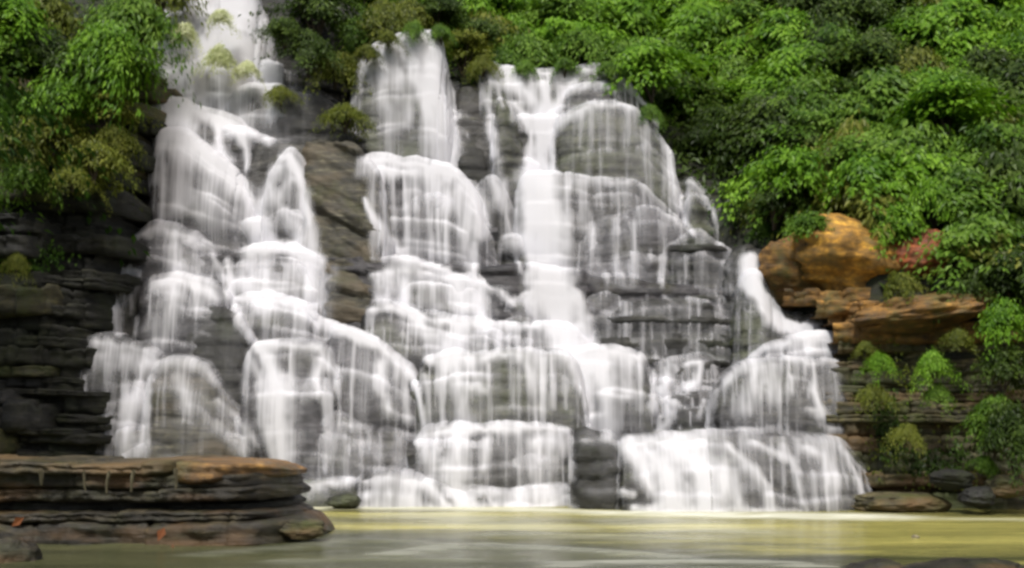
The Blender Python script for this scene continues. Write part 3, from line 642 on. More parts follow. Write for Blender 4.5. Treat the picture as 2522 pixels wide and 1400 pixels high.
# middle cascade
step(fall_m, 'olive', [(856, 350), (872, 240), (892, 165), (935, 112), (985, 92), (1030, 82), (1072, 88), (1094, 150), (1118, 250), (1134, 390)], 430, D=31.0, bulge=0.8, hi=.6, lo=.32)
step(None, 'grey', [(1095, 360), (1110, 260), (1140, 215), (1180, 225), (1240, 310), (1290, 430)], 500, D=31.1, bulge=0.5, slope=0.12, thick=0.5)
step(None, 'dark', [(1130, 440), (1140, 330), (1180, 310), (1215, 360), (1235, 460)], 520, D=30.6, bulge=0.5)
step(fall_r, 'olive', [(1215, 450), (1222, 260), (1245, 250), (1275, 300), (1298, 380), (1305, 450)], 520, D=30.5, bulge=0.5, hi=.15, lo=.08)
step(fall_m, 'violet', [(885, 440), (900, 388), (960, 388), (1030, 395), (1100, 412), (1145, 445), (1190, 515), (1215, 600), (1225, 690)], 720, D=29.3, bulge=0.8, hi=.7, lo=.3, lipw=.6, edge=.05)
step(fall_m, 'dark', [(1150, 620), (1180, 470), (1215, 440), (1250, 500), (1280, 620), (1290, 700)], 760, D=29.5, bulge=0.4, hi=.25, lo=.12)
step(fall_m, 'grey', [(890, 720), (905, 670), (985, 662), (1070, 668), (1160, 682), (1215, 696), (1255, 735), (1275, 790)], 840, D=28.1, bulge=0.5, hi=.75, lo=.5, lipw=.5)
step(fall_m, 'olive', [(1215, 790), (1240, 735), (1280, 712), (1330, 740), (1370, 800)], 830, D=28.0, bulge=0.4, hi=.45, lo=.22, lipw=.3)
step(fall_m, 'grey', [(890, 800), (912, 762), (970, 756), (1040, 778), (1130, 792), (1220, 800), (1330, 802), (1400, 815), (1450, 860)], 910, D=27.3, bulge=0.4, hi=.65, lo=.42, lipw=.5)
step(fall_m, 'violet', [(800, 870), (830, 815), (900, 830), (960, 866), (1005, 905), (1035, 970), (1052, 1060)], 1120, D=26.7, bulge=0.7, hi=.6, lo=.32, lipw=.5)
step(fall_m, 'olive', [(1020, 940), (1050, 892), (1110, 872), (1180, 878), (1240, 866), (1310, 874), (1395, 882), (1432, 940), (1456, 1050)], 1100, D=26.4, bulge=0.6, hi=.65, lo=.28, lipw=.55)
step(fall_m, 'grey', [(730, 1120), (760, 1040), (830, 1020), (900, 1055), (980, 1070), (1040, 1120)], 1235, D=26.0, bulge=0.4, hi=.38, lo=.25, foot=.2)
step(fall_m, 'grey', [(1010, 1130), (1028, 1086), (1060, 1062), (1130, 1054), (1220, 1052), (1310, 1048), (1390, 1056), (1425, 1080)], 1230, D=25.6, bulge=0.5, hi=.75, lo=.3, lipw=.4, foot=.15)
step(fall_m, 'grey', [(860, 1225), (890, 1186), (960, 1174), (1040, 1186), (1120, 1200), (1180, 1206), (1250, 1212), (1330, 1202), (1425, 1196)], 1270, D=25.1, bulge=0.3, hi=.7, lo=.5, lipw=.3, r=0.06)
step(fall_m, 'olive', [(640, 1240), (700, 1200), (800, 1190), (870, 1200), (905, 1240)], 1270, D=25.15, bulge=0.3, hi=.12, lo=.05, r=0.06)
# right cascade
step(fall_r, 'olive', [(1180, 300), (1196, 165), (1235, 172), (1330, 180), (1400, 180), (1460, 166), (1522, 184), (1565, 235), (1610, 290)], 420, D=31.3, bulge=0.5, hi=.6, lo=.35, lipw=.3)
step(fall_r, 'grey', [(1380, 290), (1398, 232), (1440, 206), (1495, 204), (1525, 240), (1540, 300)], 340, D=30.9, bulge=0.4, hi=.3, lo=.12, lipw=.3)
step(fall_r, 'olive', [(1362, 420), (1372, 330), (1395, 286), (1440, 264), (1500, 255), (1560, 266), (1605, 310), (1645, 390), (1668, 480), (1712, 580)], 600, D=30.4, bulge=0.9, hi=.4, lo=.2, lipw=.3)
step(fall_r, 'olive', [(1672, 640), (1688, 500), (1702, 440), (1740, 474), (1768, 540), (1788, 640)], 660, D=30.2, bulge=0.4, hi=.25, lo=.12)
step(fall_r, 'grey', [(1270, 600), (1290, 445), (1350, 432), (1420, 438), (1500, 440), (1570, 455), (1640, 520), (1710, 590)], 760, D=29.4, bulge=0.7, hi=.45, lo=.25, lipw=.2)
step(fall_r, 'violet', [(1420, 640), (1440, 560), (1520, 530), (1610, 520), (1690, 570), (1740, 640), (1760, 720)], 760, D=28.9, bulge=0.5, hi=.32, lo=.2, lipw=.15)
step(fall_r, 'dark', [(1600, 700), (1640, 620), (1720, 575), (1790, 620), (1850, 700), (1890, 800), (1900, 900)], 1010, D=28.5, bulge=0.7, hi=.3, lo=.2, rough=2.2)
step(fall_r, 'grey', [(1270, 790), (1290, 722), (1350, 708), (1430, 706), (1500, 704), (1580, 712), (1640, 760)], 860, D=28.2, bulge=0.5, hi=.3, lo=.18, lipw=.2, rough=1.4)
step(fall_r, 'dark', [(1440, 870), (1470, 780), (1560, 750), (1680, 740), (1780, 760), (1860, 830), (1900, 930)], 1060, D=27.7, bulge=0.7, hi=.3, lo=.2, rough=2.2)
step(fall_r, 'grey', [(1395, 960), (1420, 872), (1480, 860), (1535, 862), (1580, 882), (1600, 980)], 1100, D=26.8, bulge=0.5, hi=.75, lo=.45, lipw=.4)
step(fall_r, 'grey', [(1580, 980), (1610, 905), (1680, 888), (1750, 885), (1775, 950)], 1080, D=26.9, bulge=0.4, hi=.5, lo=.3, rough=1.8)
step(fall_r, 'dark', [(1590, 1060), (1640, 985), (1700, 965), (1760, 980), (1800, 1050)], 1110, D=26.5, bulge=0.5, hi=.1, lo=.06, rough=1.6)
step(fall_r, 'dark', [(1420, 1110), (1428, 1076), (1480, 1074), (1530, 1090), (1555, 1150), (1560, 1200)], 1275, D=24.9, bulge=0.4, hi=.12, lo=.05, lipw=.15)
step(fall_r, 'grey', [(1520, 1170), (1545, 1088), (1620, 1082), (1720, 1078), (1850, 1078), (1980, 1088), (2070, 1102), (2110, 1150), (2160, 1220)], 1285, D=24.6, bulge=0.6, hi=.5, lo=.26, lipw=.3, slope=0.35, foot=.05)
# far right stream
step(fall_f, 'dark', [(1770, 700), (1808, 620), (1845, 604), (1885, 625), (1920, 740)], 880, D=28.0, bulge=0.3, hi=.15, lo=.06)
step(fall_f, 'olive', [(1800, 800), (1835, 690), (1862, 672), (1890, 725), (1925, 770), (2000, 782), (2065, 812), (2090, 880)], 960, D=27.2, bulge=0.4, hi=.5, lo=.25)
step(fall_f, 'violet', [(1840, 930), (1860, 880), (1900, 852), (1960, 838), (2030, 832), (2066, 842), (2078, 900)], 940, D=26.5, bulge=0.5, hi=.55, lo=.35, lipw=.4)
step(fall_f, 'grey', [(1740, 1080), (1765, 975), (1830, 905), (1920, 890), (2000, 892), (2056, 900), (2070, 980), (2090, 1080)], 1130, D=25.9, bulge=0.7, hi=.55, lo=.34, lipw=.3)

# smaller knobs and ledges that break every face
g_ = random.Random(31)
for fall, m, L0, vb, D, bulge, slope, hi, lo in list(LOBES):
    if fall is None or hi == 0: continue
    hgt = vb - 40 - L0[:, 1].min(); wid = np.ptp(L0[:, 0])
    if hgt < 70: continue
    if D is None or slope > 0.3 or fall is fall_f: continue
    for _ in range(min(3, int(hgt * wid / 15000) + 1)):
        q = g_.uniform(0.15, 0.85); i = int(q * (len(L0) - 1)); uc, vt = L0[i]
        room = vb - 45 - vt
        if room < 50: continue
        d_ = g_.uniform(0.2, 0.8) * room; vc = vt + d_; w_ = g_.uniform(45, 130); h_ = g_.uniform(18, 46)
        Yf = D - 0.6 * bulge * math.sin(math.pi * q) ** 0.8 + bulge * 0.3 - slope * d_ * D / F - 0.08
        a_ = g_.uniform(2, 14)
        lip_ = [(uc - w_, vc + a_), (uc - w_ * 0.6, vc + g_.uniform(-4, 6)), (uc - 0.1 * w_, vc - g_.uniform(2, 10)), (uc + 0.5 * w_, vc + g_.uniform(-6, 6)), (uc + w_, vc + a_ * g_.uniform(0.6, 1.4))]
        step(fall, m, lip_, vc + h_, D=Yf + 0.03, bulge=0.2, hi=hi * 0.6, lo=lo * 0.8, slope=-0.12, back=0.45, r=0.07, lipw=0.25 if hi > 0.3 else 0.03, edge=0.42, rough=1.3)

# ------------------------------------------------------------------ layered rock banks
def layer_mesh(x0, x1, yfront, yback, z0, z1, seed, taper=0.0, rag=0.12, dipx=0.0, step_x=0.05, joint=(0.16, 0.75), cut=1.0):
    """one bed of rock: ragged front, worn top edge, closed back"""
    n = max(8, int((x1 - x0) / step_x)); x = np.linspace(x0, x1, n)
    th = z1 - z0
    # the bed breaks along upright joints into blocks that stand out or back
    rr = np.random.default_rng(int(seed * 13.7) + 5); cuts = np.cumsum(rr.uniform(*joint, 120)) + x0 - 0.2
    bi = np.searchsorted(cuts, x); edge = np.minimum(np.abs(x - cuts[np.clip(bi, 0, 119)]), np.abs(x - cuts[np.clip(bi - 1, 0, 119)]))
    bo = rr.uniform(-1, 1, 121)[bi]; bt = rr.uniform(-1, 1, 121)[bi]; crack = cut * (1 - sstep(0.0, 0.06, edge))
    jag = rag * (0.9 * fbm(x * 0.7 + seed, seed, 0, 4, 0.6) + 0.55 * bo) + 0.07 * crack
    yf = np.asarray(yfront(x) if callable(yfront) else np.full(n, yfront)) + jag
    if taper:
        q = np.clip((x1 - x) / taper, 0, 1); yf = yf + (1 - np.sqrt(1 - (1 - q) ** 2)) * (yback - yf) * 0.95
    tz = 0.14 * th * fbm(x * 1.2, seed, 5.0, 3) + 0.14 * th * bt - 0.15 * th * crack; bz = 0.16 * th * fbm(x * 1.2, seed, 9.0, 3)
    prof = [(1.0, 1.0), (0.35, 1.0), (0.16, 1.0), (0.07, 0.98), (0.02, 0.92), (0.0, 0.82), (0.012, 0.68), (0.03, 0.56), (0.005, 0.44), (0.0, 0.3), (0.02, 0.16), (0.06, 0.06), (0.12, 0.0), (1.0, 0.0)]
    if taper: tz = tz - th * 0.7 * (1 - np.clip((x1 - x) / (0.5 * taper), 0, 1)) ** 2
    rows = []
    for k, (py, pz) in enumerate(prof):
        yy = yf + py * np.maximum(yback - yf, 0.05) if py in (1.0, 0.35) else yf + py * 1.0
        zz = z0 + pz * th + tz * pz + bz * (1 - pz) + dipx * (x - x0)
        zw = z0 + pz * th
        nn = (0.11 * fbm(x * 2.2, zw * 4.5 + seed, seed * 0.3, 4, 0.6) + 0.05 * np.abs(fbm(x * 6, zw * 9, seed, 3))) * min(1.0, th / 0.18)
        rows.append(np.stack([x + 0.02 * vnoise(x * 5, k, seed), yy + (nn if py < 0.3 else 0), zz + 0.25 * nn], 1))
    rows.append(rows[0])
    G = np.array(rows)
    return mesh_from("rock_layer", G.reshape(-1, 3), grid_faces(len(rows), n), smooth=True)

def bank(root, m_of, x0, x1, D_of, v_top, v_bot, tmin, tmax, seed, ends=None, dipx=0.0, back=2.5, taper=0.8, Dref=25.0, left_taper=False):
    r = random.Random(seed)
    z = CAMH - (v_bot - HZ) * Dref / F; ztop = CAMH - (v_top - HZ) * Dref / F
    k = 0; h0 = ztop - z
    while z < ztop:
        th = r.uniform(tmin, tmax); q = (z - (ztop - h0)) / h0
        e0, e1 = (x0, x1) if ends is None else ends(q, r)
        off = r.uniform(-0.3, 0.3)
        me = layer_mesh(e0, e1, lambda x, o=off, qq=q: D_of(x, qq) + o, D_of((e0 + e1) / 2, q) + back, z - 0.02, z + th + 0.03, seed * 7.3 + k * 3.1, taper, 0.18, dipx)
        link("rock_layer", me, M[m_of(q, r)], root)
        z += th; k += 1

lc = thing("layered_cliff", "dark layered rock cliff left of the falls, thin horizontal beds under green plants", "cliff")
bank(lc, lambda q, r: r.choice(['strata', 'strata', 'dark']), -13, -6.9, lambda x, q: 25.0 + 2.3 * q + 0.05 * (x + 9), 420, 1215, 0.07, 0.42, 5,
     ends=lambda q, r: (-10.6 + r.uniform(-0.6, 0.5), np.interp(q, [0, 0.25, 0.5, 0.75, 1.0], [-8.2, -8.35, -8.7, -8.2, -8.6]) + r.uniform(-0.35, 0.25)), Dref=25.6, dipx=-0.03)
bank(lc, lambda q, r: r.choice(['strata', 'bank_dark', 'dark', 'strata']), -13, -9.8, lambda x, q: 24.7 + 2.2 * q, 430, 1215, 0.12, 0.6, 15,
     ends=lambda q, r: (-19, -9.75 + r.uniform(-0.5, 0.4)), Dref=25.4, dipx=0.02)
lc2 = thing("mossy_cliff", "brown mossy rock face with hanging plants above the dark layered cliff", "cliff")
bank(lc2, lambda q, r: r.choice(['bank', 'bank', 'strata']), -13, -7, lambda x, q: 27.6 + 2.0 * q, 150, 460, 0.18, 0.5, 9,
     ends=lambda q, r: (-19, -8.5 + 0.3 * q + r.uniform(-0.3, 0.3)), Dref=28.0)
rc = thing("layered_bank", "mossy olive brown layered rock bank right of the falls down to the pool", "cliff")
bank(rc, lambda q, r: r.choice(['bank', 'bank', 'bank_dark']) if q < 0.72 else r.choice(['ochre', 'bank', 'ochre']), 6, 14, lambda x, q: 24.3 + 1.9 * q - 0.10 * (x - 8), 700, 1290, 0.14, 0.42, 21,
     ends=lambda q, r: (np.interp(q, [0, 0.15, 0.4, 0.72, 0.8, 0.88, 0.94, 1.0], [7.0, 6.6, 6.35, 6.7, 6.85, 6.7, 6.1, 5.6]) + r.uniform(-0.15, 0.2), 19), Dref=24.6, taper=0)
fl = thing("rock_ledge", "brown layered rock ledge jutting into the pool with an orange brown rim", "ledge")
def ledge_part(name, m, u0, u1, v0, v1, D, seed, taper=0.9, rag=0.12, back=2.4):
    a, b = P(u0, v1, D), P(u1, v0, D)
    return link(name, layer_mesh(a[0], b[0], D, D + back, a[2], b[2], seed, taper, rag, 0.0, 0.03, (0.5, 1.7), 0.35), M[m], fl)
ledge_part("rock_layer", 'ledge', -520, 768, 1290, 1372, 17.9, 1.0, 0.9)
ledge_part("rock_layer", 'ledge', -520, 708, 1262, 1292, 18.0, 2.0, 0.7)
ledge_part("rock_layer", 'dark', -520, 690, 1236, 1264, 18.5, 3.0, 0.6, 0.06)
ledge_part("rock_layer", 'ledge', -520, 700, 1205, 1238, 18.15, 4.0, 0.8, 0.1)
ledge_part("rock_layer", 'ledge', -520, 680, 1168, 1207, 18.2, 5.0, 0.8, 0.1)
ledge_part("rock_layer", 'ledge_top', -520, 470, 1140, 1172, 18.1, 6.0, 0.5, 0.12)
ledge_part("rock_layer", 'ledge_rim', 430, 688, 1146, 1190, 18.05, 7.0, 1.3, 0.08)

# ------------------------------------------------------------------ boulders and stones
def blob(rx, ry, rz, seed, n=56, flat=0.0, amp=0.28, facets=0.5):
    th = np.linspace(0, math.pi, n); ph = np.linspace(0, 2 * math.pi, 2 * n)
    T, Q = np.meshgrid(th, ph, indexing='ij')
    d = np.stack([np.sin(T) * np.cos(Q), np.sin(T) * np.sin(Q), np.cos(T)], 2)
    r = 1 + amp * fbm(d[..., 0] * 1.3 + seed, d[..., 1] * 1.3, d[..., 2] * 1.3, 4)
    # break it into a few flat planes
    g = np.random.default_rng(int(seed * 10) + 1)
    for _ in range(9):
        nn = g.normal(size=3); nn /= np.linalg.norm(nn); lim = g.uniform(0.62, 0.9)
        dp = d @ nn
        r = np.where(dp > 0.05, np.minimum(r, r * (1 - facets) + facets * lim / np.maximum(dp, 0.05)), r)
    r = r + 0.07 * fbm(d[..., 0] * 3.5, d[..., 1] * 3.5 + seed, d[..., 2] * 8, 4, 0.6) + 0.05 * strata_off(d[..., 2] + 0.15 * d[..., 0] + 0.1 * fbm(d[..., 0] * 2, d[..., 1] * 2, seed, 3), seed, 0.3)
    V = (d * r[..., None] * np.array([rx, ry, rz])).reshape(-1, 3)
    return mesh_from("boulder", V, grid_faces(n, 2 * n)[:, ::-1])

def boulder(name, label, cat, m, u, v, D, wpx, hpx, seed, depth=0.8, group=None, rot=0.0, **kw):
    p = P(u, v, D); k = D / F
    o = link(name, blob(wpx * k / 2, wpx * k / 2 * depth, hpx * k / 2, seed, **kw), M[m]); o.location = p; o.rotation_euler = (0, rot, 0)
    return tag(o, label, cat, group)

boulder("boulder", "big bright orange ochre boulder under the green slope, right of the falls", "boulder", 'orange', 2085, 640, 27.5, 360, 240, 1.3, rot=0.06, amp=0.4)
boulder("boulder", "olive tan rounded rock shoulder at the left foot of the orange boulder", "boulder", 'ochre', 1955, 668, 27.7, 190, 200, 2.2, amp=0.4)
boulder("boulder", "rust red rock in shade just right of the orange boulder", "boulder", 'red', 2275, 630, 26.5, 180, 150, 3.1)
boulder("boulder", "rust brown rock slab in the bank below the orange boulder", "boulder", 'ochre', 2250, 780, 25.7, 340, 105, 4.4, rot=-0.1, amp=0.7)
boulder("boulder", "small reddish rock on the upper right of the brown bank", "boulder", 'red', 2400, 745, 25.4, 130, 90, 5.7)
boulder("stone", "flat topped grey stone at the pool edge below the right bank", "stone", 'strata', 2345, 1180, 23.4, 110, 55, 6.1)
boulder("stone", "grey brown stone at the pool edge near the right border", "stone", 'bank', 2475, 1200, 23.2, 110, 60, 7.3)
boulder("stone", "low dark wet stone between two grey stones at the right shore", "stone", 'dark', 2410, 1225, 23.1, 100, 55, 8.9)
boulder("stone", "low brown rock at the waterline where the grey fan meets the bank", "stone", 'bank', 2200, 1240, 23.9, 230, 60, 9.4, amp=0.7)
boulder("stone", "dark brown stone breaking the pool at the bottom edge on the right", "stone", 'ledge', 2160, 1404, 15.3, 190, 44, 10.1, amp=0.6)
boulder("stone", "wide low dark rock at the bottom right corner of the pool", "stone", 'ledge', 2370, 1408, 15.0, 360, 62, 11.7, amp=0.6)
boulder("stone", "tiny pale stone showing above the yellow water near the right bank", "stone", 'root', 2254, 1325, 18.9, 22, 18, 12.5)
boulder("boulder", "brown rock with rusty stains at the bottom left corner before the ledge", "boulder", 'ledge', 10, 1380, 16.2, 190, 150, 13.2)
boulder("stone", "mossy stone at the tip of the brown ledge", "stone", 'bank', 748, 1305, 18.2, 110, 60, 14.6)
boulder("stone", "grey stone under the thin water left of the dark square block", "stone", 'olive', 845, 1235, 24.4, 90, 40, 15.2)

# pale roots hanging down the front of the ledge
def tube(pts, radii, sides=7):
    pts = np.array(pts, float); n = len(pts); V = []
    for i in range(n):
        t = pts[min(i + 1, n - 1)] - pts[max(i - 1, 0)]; t /= np.linalg.norm(t) + 1e-9
        a = np.cross(t, [0.3, 1, 0.2]); a /= np.linalg.norm(a) + 1e-9; b = np.cross(t, a)
        for k in range(sides):
            q = 2 * math.pi * k / sides; V.append(pts[i] + radii[i] * (math.cos(q) * a + math.sin(q) * b))
    f = []
    for i in range(n - 1):
        for k in range(sides):
            k2 = (k + 1) % sides
            f.append([i * sides + k, i * sides + k2, (i + 1) * sides + k2, (i + 1) * sides + k])
    return np.array(V), np.array(f)

for i, (u, v0, v1, lean, wpx, lab) in enumerate([
        (100, 1160, 1195, 6, 9, "short thick pale root under the rim of the ledge, nearest the left border"),
        (205, 1160, 1210, 10, 5, "thin crooked pale root on the ledge front, second from the left border"),
        (268, 1162, 1215, -10, 6, "forked pale root hanging on the dark middle of the ledge front"),
        (330, 1160, 1212, -14, 7, "slanting pale root left of the straight one on the ledge front"),
        (434, 1155, 1205, -2, 7, "straight pale root hanging below the orange part of the ledge rim")]):
    pts, rad = [], []
    for q in np.linspace(0, 1, 9):
        p = P(u + 0.6 * lean * q + 1.2 * math.sin(5 * q + i), v0 + (v1 - v0) * q, 17.86 + 0.12 * q); pts.append(p); rad.append(wpx * 0.006 * (0.75 - 0.4 * q))
    V, f = tube(pts, rad); o = link("hanging_root", mesh_from("hanging_root", V, f), M['root'])
    tag(o, lab, "root", "pale roots on the ledge front")

# ------------------------------------------------------------------ plants
def leaves_mesh(pos, dirs, nrm, length, width, tone):
    """many folded pointed leaves as one mesh: five corners, four triangles each"""
    n = len(pos)
    d = dirs / np.linalg.norm(dirs, axis=1, keepdims=True)
    s = np.cross(d, nrm); s /= np.maximum(np.linalg.norm(s, axis=1, keepdims=True), 1e-6)
    up = np.cross(s, d)
    L = length[:, None]; W = width[:, None]
    mid = pos + d * L * 0.45
    V = np.stack([pos, mid - s * W * 0.5 + up * W * 0.12, mid - up * W * 0.10, mid + s * W * 0.5 + up * W * 0.12, pos + d * L - up * L * 0.12], 1).reshape(-1, 3)
    b = np.arange(n)[:, None] * 5
    f = np.concatenate([b + np.array([0, 2, 1]), b + np.array([0, 3, 2]), b + np.array([1, 2, 4]), b + np.array([2, 3, 4])], 0)
    me = mesh_from("leaves", V, f, smooth=False)
    fattr(me, "tone", np.repeat(np.clip(tone, 0, 1), 5))
    return me

def crown_mesh(seed, R, H, branches, per, leaf, wfac=0.42, droop=0.5, spread=1.0):
    g = np.random.default_rng(seed)
    P0, D0, N0, L0, T0 = [], [], [], [], []
    for b in range(branches):
        az = g.uniform(0, 2 * math.pi); el = g.uniform(-0.15, 1.35)
        hd = np.array([math.cos(az), math.sin(az), 0]); ln = R * g.uniform(0.4, 1.4) * (1 + 0.3 * math.sin(3 * az + seed) + 0.2 * math.sin(5 * az + 2 * seed)) * (1 - 0.25 * max(0, el - 0.9))
        tone = g.uniform(0.1, 0.9)
        q = np.sort(g.uniform(0.25, 1.0, per)) ** 0.8
        h0 = H * g.uniform(0.25, 0.55)
        r = ln * q * math.cos(el * 0.85); z = h0 + (H - h0) * math.sin(max(el, 0)) * q * 1.1 + ln * 0.35 * min(el, 0) * q - droop * ln * q ** 2.6 * (0.35 + 0.65 * math.cos(el))
        c = hd[None, :] * r[:, None] + np.stack([0 * z, 0 * z, z], 1)
        side = np.array([-hd[1], hd[0], 0]); sg = np.where(g.random(per) < 0.5, -1, 1)
        c = c + g.normal(0, leaf * 0.55, (per, 3)) + side * (sg * leaf * 0.5 * spread)[:, None]
        dz = -0.25 - droop * 1.2 * q
        d = hd[None, :] * g.uniform(0.35, 0.9, per)[:, None] + side * (sg * g.uniform(0.3, 1.0, per))[:, None] + np.stack([0 * dz, 0 * dz, dz + g.normal(0, 0.25, per)], 1)
        nn = np.array([0, 0, 1.0]) + hd * 0.45 + g.normal(0, 0.28, (per, 3))
        P0.append(c); D0.append(d); N0.append(nn); L0.append(leaf * g.uniform(0.65, 1.35, per)); T0.append(tone + g.normal(0, 0.12, per))
    pos, d, nn, L, T = map(np.concatenate, (P0, D0, N0, L0, T0))
    return leaves_mesh(pos, d, nn, L, L * wfac, T)

def stem_mesh(seed, R, H, k=6):
    g = np.random.default_rng(seed + 99); Vs, Fs, off = [], [], 0
    for i in range(k):
        az = g.uniform(0, 6.28); hd = np.array([math.cos(az), math.sin(az), 0])
        q = np.linspace(0, 1, 6); pts = [hd * R * 0.55 * t ** 1.3 + np.array([0, 0, -0.5 + (H * 0.62 + 0.5) * t]) for t in q]
        V, f = tube(pts, 0.045 * (1.1 - 0.8 * q), 6); Vs.append(V); Fs.append(f + off); off += len(V)
    return mesh_from("stem", np.concatenate(Vs), np.concatenate(Fs))

protos = {
    'broad': [(crown_mesh(100 + i, 1.15, 1.5, 80, 46, 0.185, 0.5, 0.55), stem_mesh(100 + i, 1.0, 1.4)) for i in range(3)],
    'fine': [(crown_mesh(200 + i, 1.15, 1.5, 95, 44, 0.14, 0.46, 0.45), stem_mesh(200 + i, 1.0, 1.4)) for i in range(3)],
    'weep': [(crown_mesh(300 + i, 1.2, 1.4, 80, 46, 0.18, 0.34, 1.0), stem_mesh(300 + i, 0.9, 1.3)) for i in range(3)],
}
for kk in protos.values():
    for a_, b_ in kk:
        a_.materials.append(M['leaf_mid']); b_.materials.append(M['bark'])

def shrub(kind, m, loc, s, label, group, cat="shrub", name="shrub", sz=None, rs=random):
    root = thing(name, label, cat, loc, group)
    root.rotation_euler = (rs.uniform(-.1, .25), rs.uniform(-.15, .15), rs.uniform(0, 6.28)); root.scale = (s, s, s * (sz or rs.uniform(0.8, 1.1)))
    cm, sm_ = rs.choice(protos[kind])
    o = bpy.data.objects.new("crown", cm); C.objects.link(o); o.parent = root
    o.material_slots[0].link = 'OBJECT'; o.material_slots[0].material = M[m]
    if m != 'leaf_pale':
        o2 = bpy.data.objects.new("stem", sm_); C.objects.link(o2); o2.parent = root
    return root

def hill_hit(u, v, y0=26.0, y1=80.0):
    """where the line of sight through a photo pixel meets the hillside"""
    Y = np.linspace(y0, y1, 700)
    X = (u - CX) * Y / F; Z = CAMH - (v - HZ) * Y / F
    h = hill_z(X, Y)
    i = np.argmax(h > Z)
    if h[i] <= Z[i]: i = len(Y) - 1
    return X[i], Y[i], h[i]

r = random.Random(4)
def slope_kind(u, v):
    q = r.random(); k = float(fbm(u / 210.0, v / 120.0, 7.7, 2)) * 1.6 + (q - 0.5) * 0.45
    if k > 0.30: return ('broad', 'leaf_bright')
    if k > 0.20: return ('weep', 'leaf_olive')
    if k > -0.22: return (r.choice(['broad', 'fine']), 'leaf_mid')
    return (r.choice(['fine', 'broad']), 'leaf_dark')
LBL = {('broad', 'leaf_bright'): "bright green leafy shrub", ('broad', 'leaf_mid'): "mid green broad leaved shrub",
       ('fine', 'leaf_mid'): "mid green fine leaved shrub", ('fine', 'leaf_dark'): "dark green fine leaved shrub",
       ('broad', 'leaf_dark'): "dark green broad leaved shrub", ('weep', 'leaf_olive'): "olive green drooping shrub"}
v = 640.0; slope = []
while v > -120:
    u0 = np.interp(v, [-120, 60, 180, 300, 450, 640], [820, 860, 1240, 1700, 1850, 1960])
    u = u0 + r.uniform(-30, 40)
    while u < 2900:
        if not (v > 560 and 1880 < u < 2330):
            x, y, z = hill_hit(u + r.uniform(-20, 20), v + r.uniform(-25, 25))
            k, m = slope_kind(u, v)
            sh = shrub(k, m, (x, y, z - 0.35), r.uniform(0.7, 1.3), '', LBL[(k, m)] + 's on the wooded slope', rs=r)
            slope.append((u, v, LBL[(k, m)], sh))
        u += r.uniform(80, 128)
    v -= r.uniform(48, 64)

# each shrub of the slope is told by its look and by what it grows above or beside
def zone(u, v):
    band = "at the top edge" if v < 40 else "high up" if v < 190 else "halfway up" if v < 340 else "low down"
    col = ("above the middle veil" if u < 1180 else "over the right crest" if u < 1560 else "beside the right falls" if u < 1800
           else "over the narrow stream" if u < 1960 else "above the orange boulder" if u < 2200 else "over the rust red rock" if u < 2380 else "at the right border")
    return band + " " + col
zn = {}
for u_, v_, lb, o_ in slope: zn.setdefault((lb, zone(u_, v_)), []).append((u_, o_))
ORD = {1: [""], 2: ["left", "right"], 3: ["left", "middle", "right"]}
for (lb, z_), its in zn.items():
    its.sort(key=lambda q: q[0]); k_ = len(its)
    for i_, (_, o_) in enumerate(its):
        if k_ == 1: o_['label'] = lb + " " + z_
        else:
            w_ = ORD[k_][i_] if k_ in ORD else ["leftmost", "second", "third", "fourth", "fifth", "sixth", "seventh", "eighth", "ninth", "tenth", "eleventh", "twelfth", "thirteenth"][i_] if i_ < k_ - 1 else "rightmost"
            if len((lb + z_).split()) > 11: lb = lb.replace('broad leaved', 'leafy').replace('fine leaved', 'fine').replace('olive green', 'olive')
            o_['label'] = lb + " " + z_ + ", " + w_ + " of " + ["", "", "two", "three", "four", "five", "six", "seven", "eight", "nine", "ten", "eleven", "twelve", "thirteen", "fourteen"][k_]

# shrubs one can single out
def at(kind, m, u, v, D, s, label, cat="shrub", name="shrub", sz=None):
    x, y, z = P(u, v, D); return shrub(kind, m, (x, y, z - 0.75 * s), s, label, None, cat, name, sz, r)
at('weep', 'leaf_bright', 225, 150, 27.0, 0.85, "bright lime green shrub hanging at the top left beside the upper fall", sz=1.3)
at('broad', 'leaf_bright', 20, 40, 26.5, 0.8, "bright green leafy shrub in the top left corner")
at('fine', 'leaf_dark', 110, 130, 27.2, 0.9, "dark green shrub in the shade left of the lime green one")
at('weep', 'leaf_mid', 330, 30, 29.0, 1.0, "mid green drooping shrub above the dark hollow left of the upper fall")
at('weep', 'leaf_olive', 100, 20, 27.8, 1.0, "olive drooping shrub along the top edge near the left corner")
at('weep', 'leaf_olive', 395, -55, 30.2, 0.8, "olive drooping shrub above the top of the upper left fall")
at('weep', 'leaf_olive', 130, 290, 26.6, 0.75, "yellow olive hanging plant on the mossy face, nearest the left border")
at('weep', 'leaf_olive', 230, 370, 26.4, 0.6, "yellow olive hanging plant low on the mossy face beside the thin veils")
at('weep', 'leaf_mid', 20, 240, 26.6, 0.7, "green drooping plant on the left border above the layered cliff")
at('fine', 'leaf_dark', 310, 140, 28.2, 0.8, "dark fine leaved shrub in the hollow left of the upper fall")
at('fine', 'leaf_olive', 260, 260, 27.2, 0.6, "small olive shrub under the lime green hanging shrub")
at('weep', 'leaf_pale', 540, 130, 29.6, 0.36, "pale sunlit leafy sprays hanging across the upper left fall", sz=1.0)
at('weep', 'leaf_pale', 455, 70, 29.6, 0.3, "small pale spray of leaves on the left edge of the upper left fall")
at('weep', 'leaf_olive', 850, 270, 29.6, 0.5, "olive hanging plant on the dark rock left of the middle veil")
at('fine', 'leaf_dark', 760, 120, 30.0, 0.6, "dark plant on the bare dark rock between the two upper falls")
at('fine', 'leaf_dark', 780, 10, 31.0, 0.9, "dark blue green shrub on top of the dark rock between the falls")
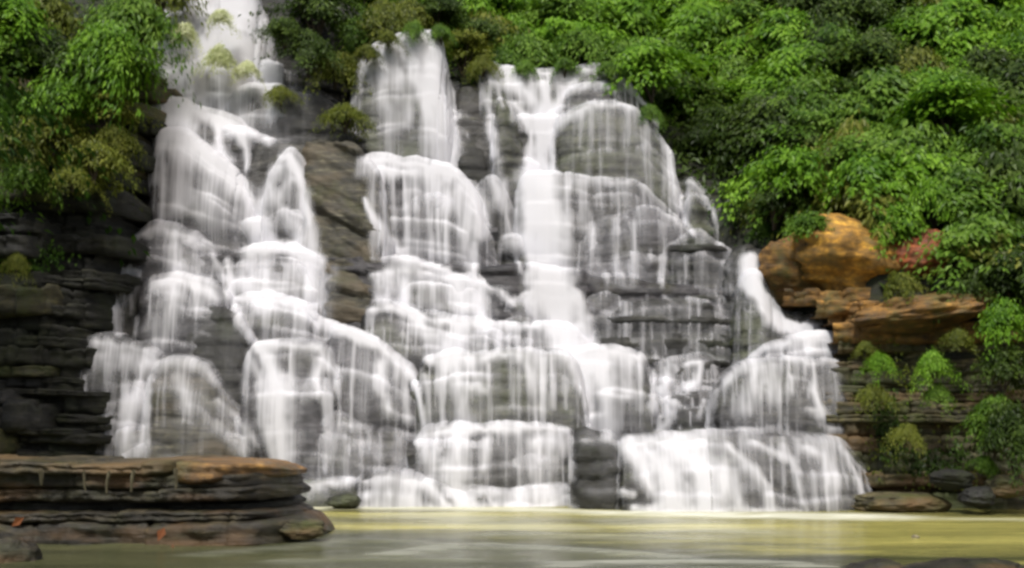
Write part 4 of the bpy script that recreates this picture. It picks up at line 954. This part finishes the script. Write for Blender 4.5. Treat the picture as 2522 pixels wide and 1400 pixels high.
at('weep', 'leaf_olive', 950, 40, 32.0, 0.7, "yellow olive shrub on the brink above the middle veil")
at('fine', 'leaf_olive', 1140, 110, 31.8, 0.75, "dark olive clump right of the brink of the middle veil")
at('weep', 'leaf_mid', 1300, 110, 32.5, 0.85, "mid green drooping shrub above the crest of the right cascade")
at('weep', 'leaf_mid', 1430, 100, 32.6, 0.85, "mid green shrub above the dome of the right cascade")
at('broad', 'leaf_bright', 1600, 150, 31.5, 0.9, "bright green shrub right of the crest of the right cascade")
at('broad', 'leaf_bright', 2330, 230, 29.0, 1.05, "large bright green shrub high on the right slope")
at('broad', 'leaf_bright', 2150, 440, 27.6, 0.95, "bright green shrub directly above the orange boulder")
at('broad', 'leaf_bright', 1940, 420, 28.2, 0.8, "bright yellow green shrub up and left of the orange boulder")
at('weep', 'leaf_bright', 2300, 470, 26.8, 0.75, "vivid lime shrub overhanging the rust red rock")
at('fine', 'leaf_dark', 1910, 490, 28.2, 0.6, "dark shrub in the gap between the right cascade and the orange boulder")
at('weep', 'leaf_mid', 1880, 560, 29.0, 0.35, "small mid green shrub above the head of the narrow right stream")
at('broad', 'leaf_olive', 2420, 600, 26.0, 0.9, "olive shrub in shade right of the rust red rock")
at('fine', 'leaf_dark', 2500, 680, 25.2, 0.8, "dark shrub at the right border above the brown bank")
at('broad', 'leaf_bright', 2475, 800, 24.2, 0.42, "small bright green plant on the right bank by the border", "plant", "plant", 1.4)
at('weep', 'leaf_bright', 2165, 880, 24.1, 0.26, "small yellow green plant on the bank ledge, nearer the falls", "plant", "plant")
at('weep', 'leaf_bright', 2300, 890, 24.0, 0.32, "small vivid green plant on the bank ledge, left of the taller one", "plant", "plant", 1.2)
at('fine', 'leaf_mid', 2450, 1050, 23.5, 0.42, "trailing green plant low on the right bank", "plant", "plant", 1.4)
at('fine', 'leaf_dark', 2500, 1080, 23.2, 0.6, "dark plant at the right border low on the bank", "plant", "plant", 1.4)
at('fine', 'leaf_dark', 2470, 910, 24.2, 0.5, "dark shrub in the hollow of the right bank", "plant", "plant", 1.2)

for u_, v_, D_, s_, kd, m_, lab in [
    (880, 70, 32.4, .7, 'weep', 'leaf_mid', "drooping green shrub on the brink at the left edge of the middle veil"),
    (1010, 30, 33.2, .8, 'weep', 'leaf_olive', "olive shrub directly behind the head of the middle veil"),
    (1080, 20, 33.4, .8, 'fine', 'leaf_dark', "dark shrub behind the right shoulder of the middle veil"),
    (1190, 80, 32.6, .7, 'fine', 'leaf_dark', "dark shrub in the notch between the middle veil and the right crest"),
    (1240, 130, 32.4, .6, 'weep', 'leaf_mid', "small mid green shrub at the left end of the right crest"),
    (1520, 130, 32.0, .7, 'weep', 'leaf_mid', "mid green shrub on the right end of the right crest"),
    (700, 70, 30.0, .5, 'fine', 'leaf_dark', "small dark plant clinging high on the bare dark rock between the falls"),
    (830, 150, 30.6, .6, 'weep', 'leaf_olive', "olive plant on the right edge of the bare dark rock"),
    (690, 220, 29.8, .35, 'weep', 'leaf_olive', "little olive plant low on the bare dark rock beside the upper left fall"),
    (60, 410, 26.0, .5, 'weep', 'leaf_mid', "mid green tuft hanging over the topmost beds of the dark layered cliff"),
    (180, 420, 26.0, .4, 'weep', 'leaf_olive', "olive tuft hanging over the topmost beds of the dark layered cliff"),
    (270, 90, 27.2, .8, 'weep', 'leaf_bright', "lime green drooping shrub right beside the upper left fall, under the top edge"),
    (150, 210, 26.4, .6, 'weep', 'leaf_bright', "bright green spray hanging below the lime shrub over the mossy face"),
    (40, 330, 26.0, .6, 'weep', 'leaf_olive', "olive yellow plant draped over the mossy face at the left border"),
    (280, 330, 27.0, .45, 'weep', 'leaf_olive', "small olive yellow plant touching the thin veils of the left cascade"),
    (20, 130, 26.4, .7, 'broad', 'leaf_mid', "mid green shrub on the left border below the corner shrub"),
    (325, 170, 28.8, .5, 'fine', 'leaf_mid', "small green plant in the hollow touching the upper left fall"),
    (545, 30, 29.7, .28, 'weep', 'leaf_pale', "pale leafy spray high in the middle of the upper left fall"),
    (610, 160, 29.7, .28, 'weep', 'leaf_pale', "pale leafy spray on the right part of the upper left fall"),
    (40, 640, 25.2, .25, 'weep', 'leaf_olive', "small olive tuft growing in a joint of the dark layered cliff at the border"),
    (905, 120, 30.2, .3, 'weep', 'leaf_olive', "small olive spray hanging over the left corner of the middle veil"),
    (955, 85, 30.3, .28, 'weep', 'leaf_olive', "yellow olive sprig trailing into the head of the middle veil"),
    (1020, 62, 30.4, .3, 'weep', 'leaf_mid', "green sprig hanging over the top of the middle veil"),
    (1085, 75, 30.6, .3, 'weep', 'leaf_mid', "green sprig at the right corner of the middle veil"),
    (1190, 150, 31.0, .35, 'weep', 'leaf_olive', "olive spray at the left tip of the right crest"),
    (1290, 160, 31.0, .32, 'weep', 'leaf_mid', "low green spray hanging over the dip of the right crest"),
    (1390, 155, 31.0, .32, 'weep', 'leaf_mid', "low green spray on the brink left of the top dome"),
    (1500, 160, 30.8, .36, 'weep', 'leaf_mid', "green spray over the right shoulder of the top dome"),
    (1600, 270, 30.2, .32, 'weep', 'leaf_mid', "small green spray beside the curved edge stream of the right cascade"),
    (1990, 555, 26.6, .45, 'broad', 'leaf_mid', "mid green shrub overlapping the upper left edge of the orange boulder"),
    (2210, 545, 26.6, .5, 'broad', 'leaf_bright', "bright green shrub overlapping the upper right edge of the orange boulder"),
    (2380, 700, 25.2, .5, 'weep', 'leaf_dark', "dark plant hanging over the shaded bank right of the brown slab"),
    (2310, 960, 24.1, .25, 'weep', 'leaf_mid', "mid green plant hanging down the bank below the two small bright plants"),
    (2230, 1060, 23.9, .28, 'weep', 'leaf_olive', "olive tuft low on the right bank, left of the trailing plants"),
    (2150, 960, 24.2, .3, 'weep', 'leaf_olive', "olive tuft on the bank next to the edge of the grey water fan"),
    (2420, 1130, 23.5, .25, 'weep', 'leaf_mid', "green tuft on the right bank just over the flat grey stone"),
    (2220, 690, 25.4, .35, 'weep', 'leaf_olive', "small olive plant between the orange boulder and the brown slab"),
    (2360, 820, 24.6, .28, 'weep', 'leaf_olive', "small olive plant on the bank right of the brown slab"),
    (2130, 850, 24.6, .2, 'weep', 'leaf_olive', "tiny olive tuft on the bank edge beside the narrow stream fan"),
    (2450, 1000, 23.6, .4, 'weep', 'leaf_mid', "green tuft trailing over the right bank above the grey stones")]:
    at(kd, m_, u_, v_, D_, s_, lab)

M['leaf_tree'] = leaf_mat("deep_green_leaf", (0.02, 0.05, 0.008), (0.05, 0.115, 0.014), (0.12, 0.21, 0.03))
tr_ = thing("tree", "leafy tree leaning in over the top left corner, shading the layered cliff", "tree", (-13.4, 21.2, 0.0))
cr_ = crown_mesh(501, 3.7, 3.6, 210, 60, 0.21, 0.48, 0.45)
c_ = link("crown", cr_, M['leaf_tree'], tr_); c_.location = (1.1, 0.2, 6.6)
tv, tf = tube([(0, 0, -1), (0.1, 0, 1.5), (0.35, 0.05, 3.8), (0.8, 0.15, 6.2), (1.1, 0.2, 8.4)], [0.36, 0.30, 0.24, 0.17, 0.08], 10)
link("trunk", mesh_from("trunk", tv, tf), M['bark'], tr_)
for k_ in range(6):
    az_ = k_ * 1.05 + 0.3
    bv, bf = tube([(0.7 + 0.1 * k_ * 0.2, 0.12, 5.4 + 0.3 * k_), (0.9 + 0.9 * math.cos(az_), 0.9 * math.sin(az_), 7.0 + 0.25 * k_), (1.0 + 2.2 * math.cos(az_), 2.2 * math.sin(az_), 8.0 + 0.2 * k_)], [0.11, 0.07, 0.03], 6)
    link("branch", mesh_from("branch", bv, bf), M['bark'], tr_)

# the leafy cover between the shrubs, uncountable
def undergrowth():
    g = np.random.default_rng(8); n = 120000
    X = g.uniform(-20, 30, n); Y = g.uniform(25.5, 60, n); Z = hill_z(X, Y)
    u = X * F / Y + CX; vv = HZ - (Z - CAMH) * F / Y
    k = (Z > 4) & (u > -600) & (u < 3300) & (vv > -300); X, Y, Z = X[k], Y[k], Z[k]; n = len(X)
    pos = np.stack([X, Y, Z + g.uniform(0, 0.5, n)], 1)
    d = np.stack([g.normal(0, 0.6, n), -0.6 + g.normal(0, 0.4, n), g.normal(-0.35, 0.3, n)], 1)
    nn = np.stack([g.normal(0, 0.3, n), -0.5 + g.normal(0, .2, n), np.full(n, 1.0)], 1)
    L = g.uniform(0.12, 0.3, n)
    tone = 0.45 + 0.7 * fbm(X * 0.6, Y * 0.6, 3.0, 3) + g.normal(0, 0.12, n)
    o = link("undergrowth", leaves_mesh(pos, d, nn, L, L * 0.45, tone), M['leaf_dark']); o['kind'] = 'stuff'  # dark leaf colour paints in the shade deep between the shrubs
undergrowth()

# small creepers and moss that cover the banks in patches
def creepers(name, n, xr, zr, yf, thr, m, seed, L0=0.09):
    g = np.random.default_rng(seed)
    X = g.uniform(*xr, n); Z = g.uniform(*zr, n)
    dens = fbm(X * 0.55 + seed, Z * 0.9, seed, 4, 0.6)
    k = dens + g.normal(0, 0.08, n) > thr; X, Z = X[k], Z[k]; n = len(X)
    Y = yf(X, Z) - g.uniform(0.0, 0.28, n)
    d = np.stack([g.normal(0, 0.6, n), g.normal(-0.35, 0.3, n), g.normal(-0.8, 0.4, n)], 1)
    nn = np.stack([g.normal(0, 0.35, n), np.full(n, -1.0), g.uniform(0.1, 0.9, n)], 1)
    L = L0 * g.uniform(0.6, 1.6, n); tone = 0.4 + 0.9 * fbm(X * 1.1, Z * 1.1, seed + 2, 2) + g.normal(0, 0.12, n)
    o = link(name, leaves_mesh(np.stack([X, Y, Z], 1), d, nn, L, L * 0.55, tone), M[m]); o['kind'] = 'stuff'
    o['label'] = "small creepers and moss growing in patches over the banks"
yr = lambda X, Z: 24.3 + 1.9 * Z / 4.9 - 0.10 * (X - 8) - 0.05
creepers("ground_cover", 15000, (7.4, 15), (0.7, 4.3), yr, 0.26, 'leaf_dark', 41)
creepers("ground_cover", 9000, (7.2, 15), (0.4, 5.0), yr, 0.2, 'leaf_olive', 47, 0.065)
creepers("ground_cover", 9000, (-15, -8.7), (6.8, 10.5), lambda X, Z: 27.6 + 2.0 * (Z - 7.1) / 2.9 - 0.1, 0.02, 'leaf_olive', 53, 0.10)
creepers("ground_cover", 6000, (-14, -8.9), (5.0, 7.6), lambda X, Z: 25.0 + 2.3 * Z / 7.0 - 0.1, 0.16, 'leaf_mid', 59, 0.08)

# fallen leaves on the ledge
for i, (u, v, D, lab) in enumerate([
        (405, 1300, 17.55, "reddish brown fallen leaf hanging on the lower front of the ledge"),
        (425, 1340, 17.5, "pinkish fallen leaf at the foot of the ledge by the water"),
        (60, 1275, 17.6, "pale brown fallen leaf lying on the left part of the ledge")]):
    g = np.random.default_rng(i + 70); n = 3
    pos = np.array([[0, 0, 0.0], [0.03, 0, 0.05], [-0.04, 0, 0.03]]); d = g.normal(0, 1, (n, 3)); d[:, 1] *= 0.3
    me = leaves_mesh(pos[:1], d[:1] + np.array([[0, 0, -1.2]]), np.array([[0.1, -1, 0.3]]), np.full(1, 0.24), np.full(1, 0.13), np.array([[0.5, 0.95, 0.7][i]]))
    o = link("fallen_leaf", me, M['leaf_dead']); o.location = P(u, v, D); tag(o, lab, "leaf", "fallen leaves on the ledge")
